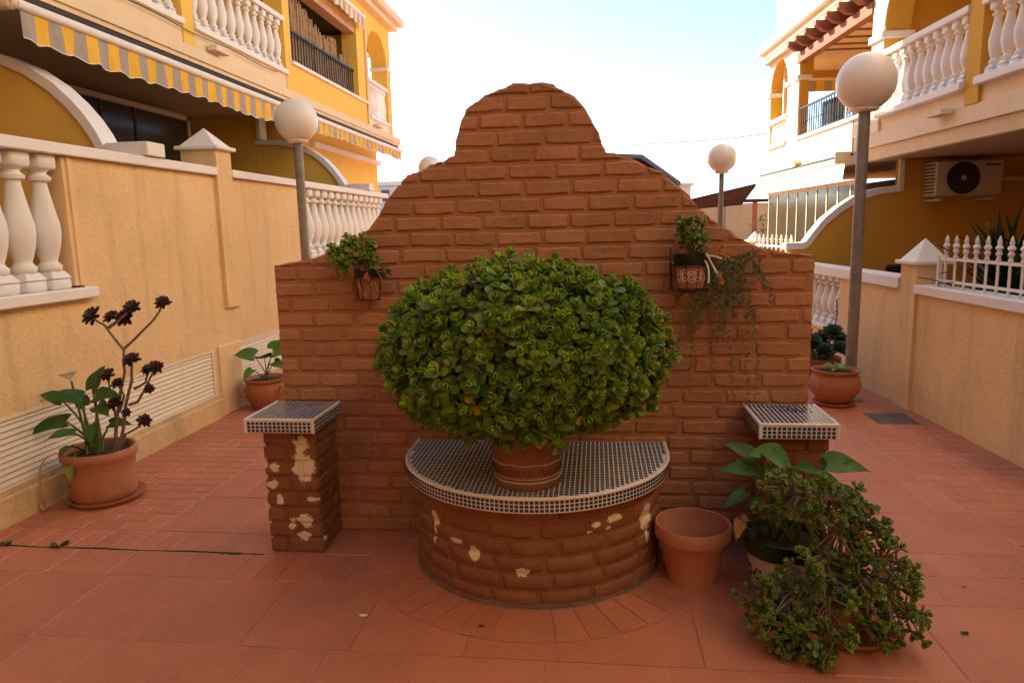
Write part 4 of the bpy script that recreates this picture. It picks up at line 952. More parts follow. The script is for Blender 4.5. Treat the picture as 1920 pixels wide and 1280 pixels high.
# ------------------------------------------------------------ plants
def leaf(b, base, d, up, L_, W, tint, thick=.0035, cup=.25, bend=.0, shape=(.35, .8, 1.0, .55)):
    """thick spoon-shaped succulent leaf"""
    d = d.normalized(); s_ = d.cross(up); s_ = s_.normalized() if s_.length > 1e-5 else d.orthogonal().normalized(); u = s_.cross(d)
    ts = (0, .3, .62, .86, 1.0); ws = (.22, shape[1] * .75, shape[2], .72, 0)
    top = []; bot = []
    for t, w_ in zip(ts, ws):
        c = base + d * L_ * t + u * (bend * L_ * t * t)
        for e in ((-1, 0, 1) if w_ > 0 else (0,)):
            h = cup * W * .5 * abs(e) * w_
            top.append(c + s_ * e * w_ * W / 2 + u * h)
    n = len(top)
    bot = [p - u * thick for p in top]
    f = []
    for i in range(3):
        a = i * 3
        f += [(a, a + 1, a + 4, a + 3), (a + 1, a + 2, a + 5, a + 4)]
    f += [(9, 10, 12), (10, 11, 12)]
    fb = [tuple(j + n for j in reversed(q)) for q in f]
    loop = [0, 3, 6, 9, 12, 11, 8, 5, 2]
    rim = [(loop[i], loop[(i + 1) % 9], loop[(i + 1) % 9] + n, loop[i] + n) for i in range(9)]
    b.add([tuple(p) for p in top + bot], f + fb + rim, 0, True, tint)
def rosette(seed, pairs=5, L_=.056, W=.038, yellow=.1, spread=1.0, stem=.03, base_t=.1):
    rnd = random.Random(seed); b = MB(); z = 0
    for k in range(pairs):
        f = k / (pairs - 1); el = R(16 + 62 * f ** 1.0); sc = 1 - .42 * f
        for j in range(2):
            a = k * R(90) + j * math.pi + rnd.uniform(-.25, .25); e = el + rnd.uniform(-.15, .15)
            d = Vector((math.cos(a) * math.cos(e), math.sin(a) * math.cos(e), math.sin(e)))
            ye = rnd.random() < (yellow * (1.6 if f < .3 else .15))
            leaf(b, Vector((0, 0, z)) + d * .003, d, Vector((0, 0, 1)), L_ * sc * rnd.uniform(.85, 1.1), W * sc * rnd.uniform(.9, 1.1), (base_t + .5 * f + rnd.uniform(-.05, .15), .75 if ye else 0, 0), bend=rnd.uniform(-.1, .15))
        z += L_ * .16
    b.tube([(0, 0, -stem), (0, 0, z)], .004, 5, tint=(.2, 0, 0))
    return b
def orient(p, n, spin, s_=1.0):
    q = Vector(n).normalized().to_track_quat('Z', 'Y').to_matrix().to_4x4() @ Matrix.Rotation(spin, 4, 'Z') @ Matrix.Scale(s_, 4)
    q.translation = p; return q
def append(big, small, mat):
    big.add([tuple(mat @ Vector(v)) for v in small.v], small.f, 0, True, (0, 0, 0)); big.t[-len(small.t):] = list(small.t)
def pot(name, label, prof, c, mat, group=None, soil=None, n=40, wob=0, F=ID, extra=None):
    T = thing(name, label, 'plant pot', c, group, F)
    b = MB(); b.lathe([(r, z + c[2]) for r, z in prof], (c[0], c[1], 0), n, wob=wob); b.f = b.f[:-1] if prof[-1][0] > 1e-6 and prof[-1][1] > .02 else b.f
    b.mi = b.mi[:len(b.f)]; b.sm = b.sm[:len(b.f)]
    part('pot_body', b, mat, T)
    if soil: b = MB(); b.lathe([(soil[0], soil[1] + c[2]), (soil[0] * .5, soil[1] + .012 + c[2]), (0, soil[1] + .006 + c[2])], (c[0], c[1], 0), 20); part('soil', b, M['soil'], T)
    return T

# --- the big jade plant on the curved planter
PC = (-.30, 2.93, .516)
BP = pot('decorated_pot', 'brown glazed terracotta pot with incised wave pattern standing on the tiled curved planter', [(0, 0), (.145, 0), (.149, .012), (.147, .03), (.142, .036), (.150, .13), (.158, .22), (.168, .235), (.170, .262), (.160, .266), (.150, .25), (.145, .2)], PC, M['terra_dark'], soil=(.15, .225))
def ringline(z, r, amp, k, rad, mat, name, n=140, ph=0):
    b = MB(); b.tube([(PC[0] + (r + .001) * math.cos(2 * math.pi * i / n), PC[1] + (r + .001) * math.sin(2 * math.pi * i / n), PC[2] + z + amp * math.sin(k * 2 * math.pi * i / n + ph)) for i in range(n)], rad, 4, closed=True); part(name, b, mat, BP)
ringline(.112, .1487, .002, 9, .0017, M['grout'], 'wave_line'); ringline(.052, .1435, .0, 1, .0012, M['grout'], 'rim_line'); ringline(.035, .1425, .0008, 6, .002, M['grout'], 'rim_line')
ringline(.078, .1455, .017, 22, .0011, M['dark'], 'scratched_wave'); ringline(.078, .1455, .013, 22, .001, M['dark'], 'scratched_wave', ph=3.14)
JT = thing('jade_plant', 'huge domed bright green jade plant in the decorated pot before the brick wall', 'plant', (PC[0], PC[1], .75))
JC = Vector((-.330, 2.97, 1.055))
variants = [rosette(100 + i, pairs=5 if i % 3 else 6, yellow=(.0, .0, .03, .0, .10, .0, .0, .22)[i], base_t=(.0, .05, .12, .0, .15, .2, .05, .3)[i]) for i in range(8)]
vmesh = [v.mesh('leaf_cluster', M['jade']) for v in variants]
def dome(th, ph):
    # th: azimuth, ph: elevation ; wide shoulders, flatter top, drooping skirt
    ce, se = math.cos(ph), math.sin(ph)
    rx = .565 * (1 + .04 * math.sin(3 * th + 1) + .03 * math.sin(5 * th)); ry = .44
    e = .96 if se > 0 else .72
    x = math.copysign(abs(ce) ** e, 1) * math.cos(th) * rx; y = abs(ce) ** e * math.sin(th) * ry
    z = math.copysign(abs(se) ** .95, se) * (.365 if se > 0 else .30)
    z += .02 * math.sin(4 * th + 3 * ph)
    if se < 0: x *= 1 - .16 * (-se) ** 2
    lump = 1 + .075 * math.sin(5.3 * th + 4 * ph) * math.cos(6.1 * ph + 2 * th) + .04 * math.sin(9 * th - 5 * ph)
    return Vector((x, y, z)) * lump
rnd = random.Random(5); cand = []; Ntot = 900; ga = math.pi * (3 - 5 ** .5)
for i in range(Ntot):
    zz = 1 - 1.93 * (i + .5) / Ntot; ph = math.asin(max(-1, min(1, zz))); th = i * ga
    p = dome(th, ph); nrm = Vector((p.x / .36, p.y / .2, p.z / .15)).normalized()
    if p.y > .15 and p.z < .1: continue
    if math.sin(6.3 * th + 1) * math.sin(7 * ph + 2 * th) > .72 and rnd.random() < .75: continue
    nrm = (nrm + Vector((0, -.30, .34)) + Vector((rnd.uniform(-.45, .45), rnd.uniform(-.45, .45), rnd.uniform(-.35, .45)))).normalized()
    r_ = rnd.uniform(.90, 1.03); cand.append((JC + p * r_, nrm, rnd.uniform(.82, 1.12)))
for i in range(360):
    zz = 1 - 1.9 * (i + .5) / 360; p = dome(i * ga + 1, math.asin(zz)) * rnd.uniform(.72, .86); 
    if p.y > .12: continue
    cand.append((JC + p, (p.normalized() + Vector((0, -.2, .3))).normalized(), rnd.uniform(.8, 1.05)))
cand = [c for c in cand if c[0].y < 3.46 and c[0].z > .60 and not (c[0].z < .785 and (c[0] - Vector((PC[0], PC[1], c[0].z))).length < .21)]
cand.sort(key=lambda c: (c[0] - Vector((0, 0, 1.6))).length - (.4 if (c[0] - JC).length > .38 else 0))
rest = MB()
for i, (p, n_, s_) in enumerate(cand):
    k = rnd.randrange(8); mt = orient(p, n_, rnd.uniform(0, 6.28), s_)
    if i < 298:
        o = link('leaf_cluster', vmesh[k], JT); mt2 = mt.copy(); mt2.translation = p - Vector(JT['off']); o.matrix_local = mt2
    else: append(rest, variants[k], mt)
part('foliage', rest, M['jade'], JT, kind='stuff')
for i in range(34):
    a = i * ga; el = rnd.uniform(-.1, 1.2); tgt = JC + dome(a, el - .3) * .8; base = Vector((PC[0] + .05 * math.cos(a), PC[1] + .05 * math.sin(a), .74)); mid = (base + tgt) / 2 + Vector((0, 0, .06))
    b = MB(); pts = [base, base.lerp(mid, .5) + Vector((rnd.uniform(-.02, .02), rnd.uniform(-.02, .02), .02)), mid, tgt]; b.tube(pts, [.017, .013, .010, .006], 7); part('branch', b, M['stem'], JT)

# --- pots
POTP = [(0, 0), (.11, 0), (.112, .01), (.146, .195), (.150, .2), (.164, .202), (.168, .21), (.170, .262), (.166, .27), (.158, .268), (.153, .21), (.142, .19), (.11, .03), (0, .025)]
T = thing('terracotta_pot', 'empty plain terracotta flowerpot standing right of the curved planter', 'plant pot', (.43, 3.10, 0))
b = MB(); b.lathe(POTP[:10], (.43, 3.10, .0), 48); b.f.pop(); b.mi.pop(); b.sm.pop(); b.lathe([(.158, .268), (.153, .21), (.142, .19), (.11, .03), (0, .025)], (.43, 3.1, 0), 48); b.f.pop(-1) if len(b.f[-1]) > 4 else None; b.mi = b.mi[:len(b.f)]; b.sm = b.sm[:len(b.f)]
b.f = [f for f in b.f if len(f) < 40 or min(b.v[i][2] for i in f) < .005]; b.mi = [0] * len(b.f); b.sm = [1] * len(b.f); part('pot_body', b, M['terra_pale'], T)
CP_ = (-3.05, 3.87, .0)
pot('terracotta_pot', 'tall ribbed terracotta pot at the left wall holding the calla lily and dark rosette plant', [(0, .02), (.17, .02), (.178, .03), (.185, .05), (.188, .1), (.192, .2), (.195, .25), (.205, .27), (.213, .285), (.214, .315), (.205, .33), (.19, .325), (.183, .27)], CP_, M['terra'], soil=(.186, .29), wob=.012)
solo('saucer', MB().lathe([(0, 0), (.19, 0), (.215, .02), (.222, .035), (.214, .036), (.19, .016), (0, .014)], (-3.03, 3.87, 0), 44), M['terra'], 'terracotta saucer under the tall pot by the left wall', 'saucer', (-3.03, 3.87, 0), 'pot saucers')
UR = pot('terracotta_urn', 'round bellied terracotta urn with ring handles between the left wall and the brick wall', [(0, 0), (.12, 0), (.13, .015), (.175, .09), (.195, .15), (.19, .2), (.172, .235), (.170, .245), (.19, .262), (.197, .28), (.188, .287), (.17, .275), (.16, .24)], (-3.06, 6.12, 0), M['terra'], soil=(.165, .255))
for a in (-.5, math.pi - .7, math.pi / 2 + 2.6):
    c0 = Vector((-3.06 + .2 * math.cos(a), 6.12 + .2 * math.sin(a), .19)); b = MB()
    b.tube([c0 + Vector((.03 * math.cos(a) * (1 + math.cos(t)), .03 * math.sin(a) * (1 + math.cos(t)), .035 * math.sin(t))) for t in [2 * math.pi * k / 14 for k in range(14)]], .009, 7, closed=True); part('handle', b, M['terra'], UR)
UR2 = pot('terracotta_urn', 'squat terracotta bowl pot standing in the right passage by the lamp pole', [(0, .03), (.12, .03), (.14, .05), (.2, .13), (.215, .19), (.2, .25), (.178, .275), (.18, .285), (.2, .3), (.203, .318), (.19, .32), (.172, .29)], (2.08, 6.36, 0), M['terra'], soil=(.172, .285))
solo('saucer', MB().lathe([(0, 0), (.15, 0), (.17, .02), (.175, .035), (.168, .036), (.14, .02), (0, .02)], (2.08, 6.36, 0), 40), M['terra'], 'saucer under the squat bowl pot in the right passage', 'saucer', (2.08, 6.36, 0), 'pot saucers')
pot('terracotta_pot', 'dark red pot holding large green rosettes, half hidden by the brick wall edge', [(0, 0), (.15, 0), (.16, .02), (.195, .2), (.21, .22), (.21, .28), (.2, .285), (.19, .24)], (2.17, 7.15, 0), M['terra_dark'], soil=(.19, .25))
CR = (.80, 3.0, 0)
T = pot('ceramic_pot', 'white ceramic pot with green rim and dark flower pattern behind the jade plant', [(0, 0), (.115, 0), (.12, .01), (.15, .19), (.152, .2)], CR, M['ceramic'])
b = MB(); b.lathe([(.152, .198), (.163, .2), (.168, .255), (.172, .275), (.163, .28), (.155, .262), (.148, .2)], (CR[0], CR[1], 0), 40); b.f = [f for f in b.f if len(f) == 4]; b.mi = [0] * len(b.f); b.sm = [1] * len(b.f); part('glazed_rim', b, M['green_glaze'], T)
for k in range(7):
    a = R(190 + k * 24); b = MB()
    for q in range(6):
        c0 = Vector((CR[0] + .1405 * math.cos(a), CR[1] + .1405 * math.sin(a), .115)) + Vector((-math.sin(a), math.cos(a), 0)) * .02 * math.cos(q * 1.05) + Vector((0, 0, .022 * math.sin(q * 1.05)))
        b.lathe([(0, 0), (.008, .0015), (.008, .002), (0, .004)], n=8, mat=Vector((math.cos(a), math.sin(a), -.1)).to_track_quat('Z', 'Y').to_matrix().to_4x4(), c=c0)
    part('painted_flower', b, M['blue'], T)
b = MB(); b.lathe([(.15, .24), (.07, .25), (0, .245)], (CR[0], CR[1], 0), 20); part('soil', b, M['soil'], T)
JP = (.95, 2.73, 0)
pot('terracotta_pot', 'terracotta pot buried under the sprawling reddish jade plant at right front', [(0, .03), (.10, .03), (.105, .04), (.13, .16), (.14, .165), (.142, .2), (.135, .205), (.128, .17)], JP, M['terra'], soil=(.128, .18))
solo('saucer', MB().lathe([(0, 0), (.15, 0), (.175, .022), (.18, .036), (.172, .037), (.145, .018), (0, .016)], (.97, 2.715, 0), 44), M['terra'], 'saucer under the sprawling jade plant at right front', 'saucer', (.97, 2.715, 0), 'pot saucers')

# --- sprawling jade at right front
def bez(p0, p1, p2, n): return [p0 * (1 - t) ** 2 + p1 * 2 * t * (1 - t) + p2 * t * t for t in [i / n for i in range(n + 1)]]
SJ = thing('jade_plant', 'sprawling leggy jade plant with bare grey branches spilling over its pot at right front', 'plant', (JP[0], JP[1], .18))
sv = [rosette(300 + i, pairs=4, L_=.031, W=.021, yellow=(.02, .1, .0, .35, .0, .08)[i], stem=.03, base_t=(.0, .15, .05, .2, .25, .1)[i]) for i in range(6)]
svm = [v.mesh('leaf_cluster', M['jade_small']) for v in sv]
blobs = [(.76, 2.72, .56, .09, 26), (.90, 2.72, .53, .09, 22), (1.02, 2.70, .45, .08, 22), (.90, 2.66, .42, .1, 20), (1.06, 2.64, .33, .08, 22), (.63, 2.64, .17, .08, 22), (.66, 2.56, .08, .07, 30), (.76, 2.50, .06, .08, 34), (.86, 2.54, .22, .08, 18), (1.12, 2.60, .13, .08, 30),
         (1.04, 2.56, .10, .07, 14), (.77, 2.58, .30, .09, 14), (1.15, 2.68, .20, .08, 26), (.70, 2.58, .14, .08, 22), (.97, 2.58, .26, .08, 18), (.70, 2.76, .47, .06, 10), (1.0, 2.8, .36, .07, 14), (.84, 2.48, .10, .06, 12)]
cnt = 0; restb = MB()
root = Vector((JP[0], JP[1], .19)); rnd = random.Random(11)
for (bx, by, bz, br, n_) in blobs:
    tgt = Vector((bx, by, bz)); d = tgt - root; start = root + Vector((rnd.uniform(-.06, .06), rnd.uniform(-.06, .06), 0))
    ctrl = start + Vector((d.x * .55, d.y * .5, max(.10, d.z * .8 + .1)))
    pts = [p + Vector((rnd.uniform(-.012, .012),) * 3) * (0 < i < 7) for i, p in enumerate(bez(start, ctrl, tgt, 8))]
    b = MB(); b.tube(pts, [.013 - .009 * i / 8 for i in range(9)], 7); br_o = part('branch', b, M['stem'], SJ)
    tw = MB()
    for k in range(n_):
        v = Vector((rnd.gauss(0, 1), rnd.gauss(0, 1), rnd.gauss(0, 1))).normalized() * br * rnd.uniform(.5, 1.35); v.z *= 1.0
        p = tgt + v
        if p.z < .018: p.z = .018 + rnd.random() * .03
        st = pts[rnd.choice((5, 6, 7, 8))]; m1 = (st + p) / 2 + Vector((rnd.uniform(-.015, .015), rnd.uniform(-.015, .015), .015))
        tw.tube([st, m1, p], [.0042, .0034, .0026], 5)
        nn_ = (v.normalized() + Vector((0, -.3, .55)) + Vector((rnd.uniform(-.4, .4),) * 3)).normalized(); mt = orient(p, nn_, rnd.uniform(0, 6.28), rnd.uniform(.8, 1.25)); q = rnd.randrange(6)
        if cnt < 298:
            o = link('leaf_cluster', svm[q], SJ); mt.translation = p - Vector(SJ['off']); o.matrix_local = mt
        else: append(restb, sv[q], mt)
        cnt += 1
    part('twigs', tw, M['stem'], br_o, kind='stuff')
if restb.v: part('foliage', restb, M['jade_small'], SJ, kind='stuff')

# --- broad-leaved plants
def bigleaf(b, base, d, L_, W, tint, droop=.3, roll=0, wave=.02, arrow=.12):
    d = Vector(d).normalized(); s_ = d.cross(Vector((0, -.65, .75))); s_ = s_.normalized() if s_.length > 1e-4 else Vector((1, 0, 0)); s_ = Matrix.Rotation(roll, 3, d) @ s_; u = s_.cross(d)
    n = 9; wsh = lambda t: (math.sin(math.pi * min(1, (t + .10) ** .62)) ** .8 if t < 1 else 0)
    rows = []
    for i in range(n + 1):
        t = i / n; c = base + d * L_ * t - Vector((0, 0, 1)) * droop * L_ * t * t; w_ = W / 2 * max(0, wsh(t)) * (1 if i < n else 0)
        r_ = []
        for j, e in enumerate((-1, -.5, 0, .5, 1)):
            back = -d * arrow * L_ * abs(e) * (1 - t) ** 2
            r_.append(c + back + s_ * e * w_ + u * (.28 * w_ * abs(e) + wave * W * math.sin(t * 11 + e * 2) * abs(e)))
        rows.append(r_)
    top = [p for r_ in rows for p in r_]; m_ = len(top); bot = [p - u * .0025 for p in top]
    f = []
    for i in range(n):
        for j in range(4): a = i * 5 + j; f.append((a, a + 1, a + 6, a + 5)); f.append((a + m_ + 5, a + m_ + 6, a + m_ + 1, a + m_))
    b.add([tuple(p) for p in top + bot], f, 0, True, tint)
def stalked(parent, base, tip, d, L_, W, tint, r=.006, mat='calla', **k):
    base, tip = Vector(base), Vector(tip); b = MB(); mid = (base + tip) / 2 + Vector((0, 0, (tip - base).length * .12)) - (tip - base) * .08
    b.tube(bez(base, mid, tip, 6), [r, r, r * .9, r * .8, r * .7, r * .6, r * .5], 6, mi=1, tint=(.3, 0, 0)); bigleaf(b, tip, d, L_, W, tint, **k)
    part('leaf', b, [M[mat], M['stem_green']], parent)
CL = thing('calla_lily', 'calla lily with arrow leaves and one white bloom in the tall left pot', 'plant', (-3.1, 3.85, .3))
cb = Vector((-3.08, 3.84, .3))
for (tx, ty, tz, dx, dy, dz, L_, W, tn) in ((-3.07, 3.78, .66, -.6, -.4, .25, .20, .10, .1), (-2.98, 3.8, .66, .9, -.2, .35, .22, .10, .15), (-3.16, 3.76, .52, -1, -.25, -.05, .25, .10, .1), (-3.2, 3.8, .64, -.8, -.1, .5, .16, .08, .3), (-2.99, 3.82, .60, .7, -.5, .1, .2, .09, .2),
                                            (-3.1, 3.75, .45, -.3, -.8, .3, .18, .08, .3), (-3.0, 3.76, .5, .5, -.7, -.2, .16, .08, .2), (-3.04, 3.86, .7, .2, .3, .8, .2, .09, .2), (-3.12, 3.72, .38, .2, -.9, .1, .13, .06, .35), (-2.95, 3.86, .48, .9, .1, .2, .14, .07, .25), (-3.14, 3.9, .58, -.5, .5, .5, .17, .08, .1)):
    stalked(CL, cb + Vector((random.uniform(-.06, .06), random.uniform(-.05, .05), 0)), (tx, ty, tz), (dx, dy, dz), L_ * 1.05, W * 1.1, (tn, 0, 0), r=.010, wave=.05)
stalked(CL, (-3.10, 3.74, .33), (-3.09, 3.66, .27), (.1, -.2, -1), .1, .055, (.9, .3, 0), droop=0)
b = MB(); b.tube([(-3.1, 3.84, .3), (-3.11, 3.82, .55), (-3.125, 3.80, .765)], .007, 6); part('flower_stalk', b, M['stem_green'], CL)
b = MB(); n = 16; vs = []
for i in range(6):
    for k in range(n): 
        a = 2 * math.pi * k / n; r = .008 + .035 * (i / 5) ** 1.6; vs.append((-3.125 + r * math.cos(a) - .02 * (i / 5) ** 2 * (1 - math.cos(a)), 3.80 + r * math.sin(a), .76 + .05 * i / 5 + .014 * math.cos(a) * (i / 5)))
b.add(vs, [(i * n + k, i * n + (k + 1) % n, (i + 1) * n + (k + 1) % n, (i + 1) * n + k) for i in range(5) for k in range(n)], 0, True); part('flower', b, M['flowerwhite'], CL)
b = MB(); b.tube(bez(Vector((-3.15, 3.7, .34)), Vector((-3.3, 3.62, .38)), Vector((-3.27, 3.64, .05)), 10), .004, 5); part('dry_stem', b, M['drygold'], CL)
b = MB(); bigleaf(b, Vector((-3.27, 3.64, .08)), (.1, -.3, -1), .09, .04, (.9, 1, 0), droop=0, wave=.2); part('dry_leaf', b, M['drygold'], CL)
LP = thing('broadleaf_plant', 'light green broad-leaved plant growing in the left urn', 'plant', (-3.06, 6.12, .26))
for (tx, ty, tz, dx, dy, dz, L_, W, tn) in ((-3.12, 6.05, .5, -.8, -.3, .35, .2, .15, .45), (-3.02, 6.05, .48, .1, -.7, .4, .17, .15, .55), (-2.95, 6.1, .52, .9, -.2, .3, .2, .15, .7), (-3.12, 6.0, .38, -.3, -.8, -.3, .13, .1, .8), (-3.0, 6.2, .54, .3, .5, .6, .17, .14, .5), (-2.93, 6.05, .44, .9, -.4, -.1, .14, .1, .6)):
    stalked(LP, (-3.06 + random.uniform(-.04, .04), 6.12, .26), (tx, ty, tz), (dx, dy, dz), L_, W, (tn, 0, 0), r=.006)
CQ = thing('calla_lily', 'calla lily with large drooping leaves in the ceramic pot before the right pedestal', 'plant', (.8, 3.0, .25))
for (tx, ty, tz, dx, dy, dz, L_, W, tn, y_) in ((.64, 2.95, .57, -.9, -.1, .25, .15, .08, .15, 0), (.66, 2.98, .62, -.6, .1, .45, .16, .085, .1, 0), (.76, 2.97, .64, -.8, -.3, .25, .17, .10, .35, 0), (.96, 2.97, .60, 1, -.1, .12, .17, .12, .3, 0), (.90, 2.9, .56, .75, -.55, -.5, .19, .11, .15, 0), (.74, 2.88, .54, -.1, -.5, -.75, .17, .09, .1, 0),
                                            (.79, 2.9, .56, -.2, -.6, .1, .10, .08, .7, .7), (.72, 2.9, .60, -.3, -.6, -.1, .09, .07, .6, .0), (.72, 2.93, .655, .3, -.8, -.1, .15, .10, .3, 0), (.95, 3.0, .58, .6, -.2, .4, .14, .07, .2, 0), (.62, 2.93, .48, -.8, -.4, -.2, .13, .06, .1, 0), (.83, 2.92, .60, .4, -.7, .2, .13, .07, .25, 0), (.68, 2.9, .45, -.5, -.6, .3, .12, .06, .2, 0), (.9, 2.93, .50, .6, -.6, .3, .14, .07, .15, 0), (1.0, 2.92, .5, .8, -.4, -.3, .14, .08, .2, 0), (.70, 3.0, .52, -.5, .3, .5, .17, .08, .1, 0)):
    stalked(CQ, (.8 + random.uniform(-.06, .06), 3.0 + random.uniform(-.05, .05), .25), (tx, ty, tz), (dx, dy, dz), L_ * 1.0, W * .86, (tn, y_, 0), r=.006)
b = MB(); bigleaf(b, Vector((.60, 2.9, .37)), (-.3, -.3, -.9), .08, .05, (1, 1, 0), wave=.25); bigleaf(b, Vector((.60, 2.9, .37)), (.3, -.3, .3), .05, .04, (1, 1, 0), wave=.25); b.tube([(.7, 2.95, .28), (.62, 2.9, .34), (.60, 2.9, .37)], .003, 5, tint=(.9, 1, 0)); part('wilted_flower', b, M['drygold'], CQ)
b = MB(); b.tube([(.70, 2.93, .28), (.66, 2.9, .33), (.64, 2.88, .3)], .015, 6); part('dark_bloom', b, M['dark'], CQ)
SP = thing('seedling', 'small light green seedling in the squat bowl pot of the right passage', 'plant', (2.08, 6.36, .29))
for a in range(6): stalked(SP, (2.08, 6.36, .285), (2.08 + .04 * math.cos(a * 1.05), 6.36 + .04 * math.sin(a * 1.05), .33 + .02 * (a % 2)), (math.cos(a * 1.05), math.sin(a * 1.05), .35), .10, .05, (.8, .1, 0), r=.003, droop=.5)

# --- rosette plants
def aeonium(b, c, n_, r, petals=26, dark=0, centre=0, seed=0):
    rnd = random.Random(seed); Mx = orient(Vector(c), n_, rnd.uniform(0, 6.28))
    for k in range(petals):
        f = k / petals; a = k * ga; el = R(5 + 65 * f); L_ = r * (1 - .55 * f); d = Mx.to_3x3() @ Vector((math.cos(a) * math.cos(el), math.sin(a) * math.cos(el), math.sin(el)))
        base = Mx @ Vector((0, 0, r * .18 * f)); leaf(b, base, d, Mx.to_3x3() @ Vector((0, 0, 1)), L_, r * .42 * (1 - .3 * f), (dark + .35 * f, centre * (f > .7), 0), thick=.0022, cup=.35)
AE = thing('aeonium', 'tall branching succulent with near-black rosettes in the tall left pot', 'plant', (-2.95, 3.85, .3))
def P2(x, z, y=3.85): return Vector((x, y, z))
paths = [[(-2.93, .3), (-2.90, .5), (-2.86, .66), (-2.81, .80), (-2.80, .94)], [(-2.80, .94), (-2.85, 1.01), (-2.90, 1.09), (-2.95, 1.13)], [(-2.80, .94), (-2.73, 1.0), (-2.66, 1.06), (-2.60, 1.12), (-2.54, 1.205)],
         [(-2.89, 1.07), (-2.83, 1.11), (-2.80, 1.13)], [(-2.88, 1.07), (-2.78, 1.14), (-2.73, 1.18)], [(-2.92, .3), (-2.85, .46), (-2.80, .62), (-2.74, .76), (-2.71, .87)], [(-2.80, .60), (-2.74, .62), (-2.68, .70), (-2.63, .78), (-2.58, .825)],
         [(-2.90, .33), (-2.84, .42), (-2.76, .46), (-2.70, .505)], [(-2.76, .70), (-2.68, .74), (-2.66, .80)], [(-2.90, .5), (-2.92, .62), (-2.95, .76)], [(-2.87, .56), (-2.83, .66), (-2.86, .72)], [(-2.68, .70), (-2.64, .71)]]
for i, pth in enumerate(paths):
    yo = (0, -.02, .03, .05, .02, -.06, -.04, -.03, .0, .04, .0, -.04)[i]; n = len(pth)
    pts = [P2(x + random.uniform(-.004, .004), z, 3.85 + yo * k / (n - 1)) for k, (x, z) in enumerate(pth)]
    b = MB(); r0 = .0115 if i in (0, 5) else .0085; b.tube([p for k in range(n - 1) for p in (pts[k], pts[k].lerp(pts[k + 1], .5) + Vector((random.uniform(-.004, .004), 0, random.uniform(-.003, .003))))] + [pts[-1]], [r0 * (1 - .35 * k / (2 * n - 2)) for k in range(2 * n - 1)], 7); part('stem', b, M['stem'], AE)
for k, (x, z, r, y, nx, nz, ce) in enumerate(((-2.955, 1.14, .062, 3.83, -.2, .6, .9), (-2.80, 1.12, .055, 3.9, 0, .3, .2), (-2.73, 1.185, .05, 3.87, .1, .7, .5), (-2.54, 1.21, .045, 3.88, .4, .7, 0), (-2.86, 1.13, .045, 3.86, 0, .8, 0), (-2.71, .885, .05, 3.79, .1, .9, 0), (-2.655, .815, .04, 3.85, 0, .8, 0),
                                             (-2.58, .835, .045, 3.81, .5, .7, 0), (-2.635, .71, .03, 3.81, .6, .2, 0), (-2.95, .77, .05, 3.89, 0, .9, 0), (-2.86, .73, .04, 3.85, 0, .9, 0), (-2.695, .51, .042, 3.82, .5, .6, 0), (-2.79, .565, .028, 3.8, .3, .5, 0), (-2.88, .61, .045, 3.83, 0, .5, 0))):
    b = MB(); aeonium(b, (x, y, z), Vector((nx, -.75, nz)), r * 1.22, 32, 0, ce, k); part('rosette', b, M['aeo'], AE)
GA = thing('succulent_clump', 'clump of big dark green cabbage-like rosettes beside the lamp pole in the right passage', 'plant', (2.17, 7.15, .27))
for k, (x, y, z, r) in enumerate(((2.08, 7.05, .42, .13), (2.28, 7.1, .52, .12), (2.17, 6.98, .36, .11), (2.32, 7.0, .38, .11), (2.05, 7.2, .5, .10), (2.24, 7.25, .45, .11), (2.36, 7.18, .46, .1))):
    b = MB(); aeonium(b, (x, y, z), Vector((random.uniform(-.2, .2), -.6, .8)), r, 34, .1, .0, 40 + k); part('rosette', b, M['aeogreen'], GA)
    b = MB(); b.tube([(2.17 + (x - 2.17) * .4, 7.15, .26), (x, y, z)], .014, 6); part('stem', b, M['stem'], GA)
b = MB()
b.tube([(2.3, 7.15, .5), (2.33, 7.15, .7), (2.31, 7.13, .85)], .005, 5, tint=(.2, 0, 0))
for k in range(14): leaf(b, Vector((2.32, 7.14, .62 + k * .017)), Vector((math.cos(k * 2.4), math.sin(k * 2.4), .8)), Vector((0, 0, 1)), .025, .01, (.0, 0, 0))
part('flower_spike', b, M['aeo'], GA)

# --- hanging pots on the wall
def holder(parent, c, r, zr):
    b = MB(); b.tube([(c[0] + r * math.cos(2 * math.pi * k / 24), c[1] + r * math.sin(2 * math.pi * k / 24), zr) for k in range(24)], .003, 5, closed=True)
    for a in (200, 250, 290, 340): b.tube([(c[0] + r * math.cos(R(a)), c[1] + r * math.sin(R(a)), zr), (c[0] + r * .72 * math.cos(R(a)), c[1] + r * .72 * math.sin(R(a)), zr - .11)], .0022, 5)
    b.tube([(c[0] + r * .72 * math.cos(2 * math.pi * k / 18), c[1] + r * .72 * math.sin(2 * math.pi * k / 18), zr - .11) for k in range(18)], .0025, 5, closed=True)
    b.tube([(c[0] - r, c[1], zr - .12), (c[0] - r, 3.495, zr + .06)], .0028, 5); b.tube([(c[0] - r, 3.495, zr + .08), (c[0] - r, 3.495, zr - .12)], .003, 5)
    return b
HL = thing('hanging_pot', 'small terracotta pot in a wire holder on the left of the brick wall', 'plant pot', (-1.135, 3.41, 1.27), 'pots hung on the brick wall')
b = MB(); b.lathe([(0, 1.272), (.047, 1.272), (.05, 1.28), (.063, 1.37), (.067, 1.375), (.067, 1.385), (.055, 1.385)], (-1.12, 3.41, 0), 28); part('pot_body', b, M['terra'], HL)
b = MB(); b.lathe([(.055, 1.375), (.068, 1.378), (.072, 1.412), (.062, 1.413), (.058, 1.39), (0, 1.39)], (-1.12, 3.41, 0), 28); part('inner_pot', b, M['blackplastic'], HL)
